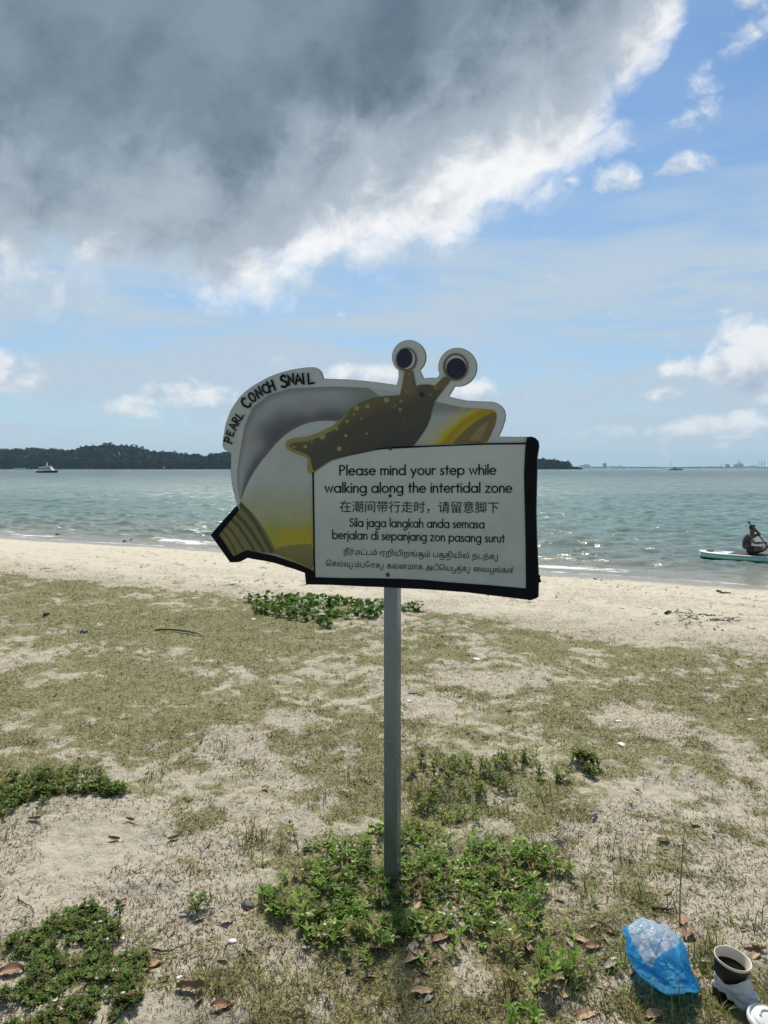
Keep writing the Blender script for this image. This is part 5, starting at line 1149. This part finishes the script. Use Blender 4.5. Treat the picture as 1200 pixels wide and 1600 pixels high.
fl_ = {f.index for f in bm.faces if co_[f.verts[0].index][2] > -.15 and bool(inpoly(np.array([np.mean([X_[v.index] for v in f.verts])]), np.array([np.mean([Y_[v.index] for v in f.verts])]), WIN)[0])}
b_c = bm.copy(); b_c.faces.ensure_lookup_table(); bm.faces.ensure_lookup_table()
bmesh.ops.delete(b_c, geom=[f for f in b_c.faces if f.index not in fl_], context='FACES'); bmesh.ops.delete(bm, geom=[f for f in bm.faces if f.index in fl_], context='FACES')
me = bpy.data.meshes.new('blue_film'); bm.to_mesh(me); link('blue_film', me, blue_f, bag, None, True); me = bpy.data.meshes.new('clear_film'); b_c.to_mesh(me); link('clear_film', me, clear_f, bag, None, True)
# a crumpled clear liner inside
bm2 = bmesh.new(); bmesh.ops.create_icosphere(bm2, subdivisions=5, radius=1); q_ = np.array([v.co[:] for v in bm2.verts]); nz = np.abs(fbm(q_[:, 0] * 2.3 + q_[:, 2], q_[:, 1] * 2.3 - q_[:, 2] * .7, 15, 3) - .5)
lc = cen + rt * cpx(430, 0)[0] + vu * cpx(0, 360)[1]
for v, k_ in zip(bm2.verts, nz): v.co = lc + (rt * v.co.x * .06 + vu * v.co.y * .04 - vd * v.co.z * .04) * (.65 + k_ * 1.6)
me = bpy.data.meshes.new('inner_film'); bm2.to_mesh(me); link('inner_film', me, film('inner_film', (.80, .86, .94), .70, .16, (.85, .92, 1.0)), bag, None, True)
cup_m = speck('cup_sleeve', (.018, .016, .014), .55, .25, 20); cream_m = speck('cup_paper', (.74, .68, .56), .6, .06, 12); cof_m = speck('coffee', (.005, .0035, .0025), .3, .2, 8, **{'Specular IOR Level': .1}); tis_m, t, b = mat('tissue', (.78, .78, .77), .85)
co = t.node('ShaderNodeTexCoord').outputs['Object']; t.put(b.inputs['Normal'], t.bump(t.noise(co, 90, 4, .6), .3, .002))
tl = t.node('ShaderNodeBsdfTranslucent'); tl.inputs[0].default_value = (.8, .8, .8, 1); mx = t.node('ShaderNodeMixShader'); mx.inputs[0].default_value = .35; t.l.new(b.outputs[0], mx.inputs[1]); t.l.new(tl.outputs[0], mx.inputs[2]); t.l.new(mx.outputs[0], t.n['Material Output'].inputs[0])
pcup = GT(1133, 1553); K = (pcup - CAM).dot(FW) / F
r1_ = 26.5 * K; r0_ = r1_ * .72; hc = 62 * K
cup = thing('paper_cup', 'open dark paper cup of black coffee beside the blue bag', 'cup', pcup); cup.rotation_euler = (R(4), R(8), 0)
q = MB(); q.lathe([(0, .002), (r0_ * .94, .002), (r0_, 0), (r0_ + (r1_ - r0_) * .93, hc * .93)], 40).build('wall', cup_m, cup, True)
q = MB(); q.lathe([(r0_ + (r1_ - r0_) * .93 + .0006, hc * .928), (r1_ * .995, hc * .97), (r1_ * 1.03, hc * .975), (r1_ * 1.045, hc * .99), (r1_ * 1.03, hc * 1.005), (r1_ * .99, hc), (r1_ * .965, hc * .96), (r0_ * .97 + (r1_ - r0_) * .3, hc * .3)], 40).build('rim', cream_m, cup, True)
rc = r0_ * .97 + (r1_ * .965 - r0_ * .97) * .80 - .0005
q = MB(); q.lathe([(0, hc * .74), (rc * .985, hc * .74)], 40).build('coffee', cof_m, cup)
ts = thing('tissue', 'crumpled white tissue draped against the side of the coffee cup', 'tissue', pcup); ts.rotation_euler = (R(3), R(6), 0)
n1, n2 = 34, 26; V = []
for i in range(n1 + 1):
    for j in range(n2 + 1):
        u, v = i / n1, j / n2; a = R(-165 + 150 * u); zz = hc * (.66 - .60 * v * (.45 + .55 * sm(np.array(u), .25, .6)) - .10 * sin(u * 7)); rr_ = r0_ + (r1_ - r0_) * (zz / hc) + .004
        f_ = float(fbm(np.array([u * 5.]), np.array([v * 5.]), 33, 3)[0]); out_ = sm(np.array(u), .45, .75) * (.010 + .022 * v) + abs(f_ - .5) * .035
        rr_ += float(out_) * (.3 + v)
        V.append((rr_ * cos(a) - sin(R(7)) * 0, rr_ * sin(a), max(.004, zz + (f_ - .5) * .012)))
me = pymesh('sheet', V, [(i * (n2 + 1) + j, (i + 1) * (n2 + 1) + j, (i + 1) * (n2 + 1) + j + 1, i * (n2 + 1) + j + 1) for i in range(n1) for j in range(n2)]); o = link('sheet', me, tis_m, ts, None, True)
sd_ = o.modifiers.new('t', 'SOLIDIFY'); sd_.thickness = .0012
lidm = speck('lid_white', (.72, .73, .74), .35, .05, 20); pl = GT(1202, 1606); K = (pl - CAM).dot(FW) / F; rl = 32 * K
lid = thing('cup_lid', 'white plastic cup lid lying on the ground below the cup', 'lid', pl + Vector((.0, 0, .012))); lid.rotation_euler = (R(14), R(8), .4)
q = MB(); q.lathe([(rl, -.008), (rl * 1.03, -.004), (rl * 1.02, .002), (rl * .95, .004), (rl * .90, -.002), (rl * .84, -.003), (rl * .80, .006), (rl * .74, .009), (0, .009)], 48).build('cap', lidm, lid, True)
q = MB()
for a0, rr_, ln in ((20, .5, 130), (200, .5, 120)): q.tube([(rl * rr_ * cos(R(a0 + ln * i / 12)), rl * rr_ * sin(R(a0 + ln * i / 12)), .0095) for i in range(13)], .0028, 6)
q.build('raised_ridge', lidm, lid, True)
HAZE = 6.5e-5
# ------------------------------------------------------------------ sea air
hz = MB().box(-9500, -60, -9.0, 9500, 9800, 135).build('haze')
hm_ = bpy.data.materials.new('haze'); hm_.use_nodes = True; t = NT(hm_.node_tree); t.n.remove(t.n['Principled BSDF'])
pv = t.node('ShaderNodeVolumePrincipled'); pv.inputs['Color'].default_value = (.50, .78, 1.0, 1); pv.inputs['Density'].default_value = HAZE; pv.inputs['Anisotropy'].default_value = .3
t.l.new(pv.outputs[0], t.n['Material Output'].inputs['Volume']); hz.data.materials.append(hm_)
tag(hz, 'thin pale blue sea haze over the water and the far shore', 'haze', kind='stuff')
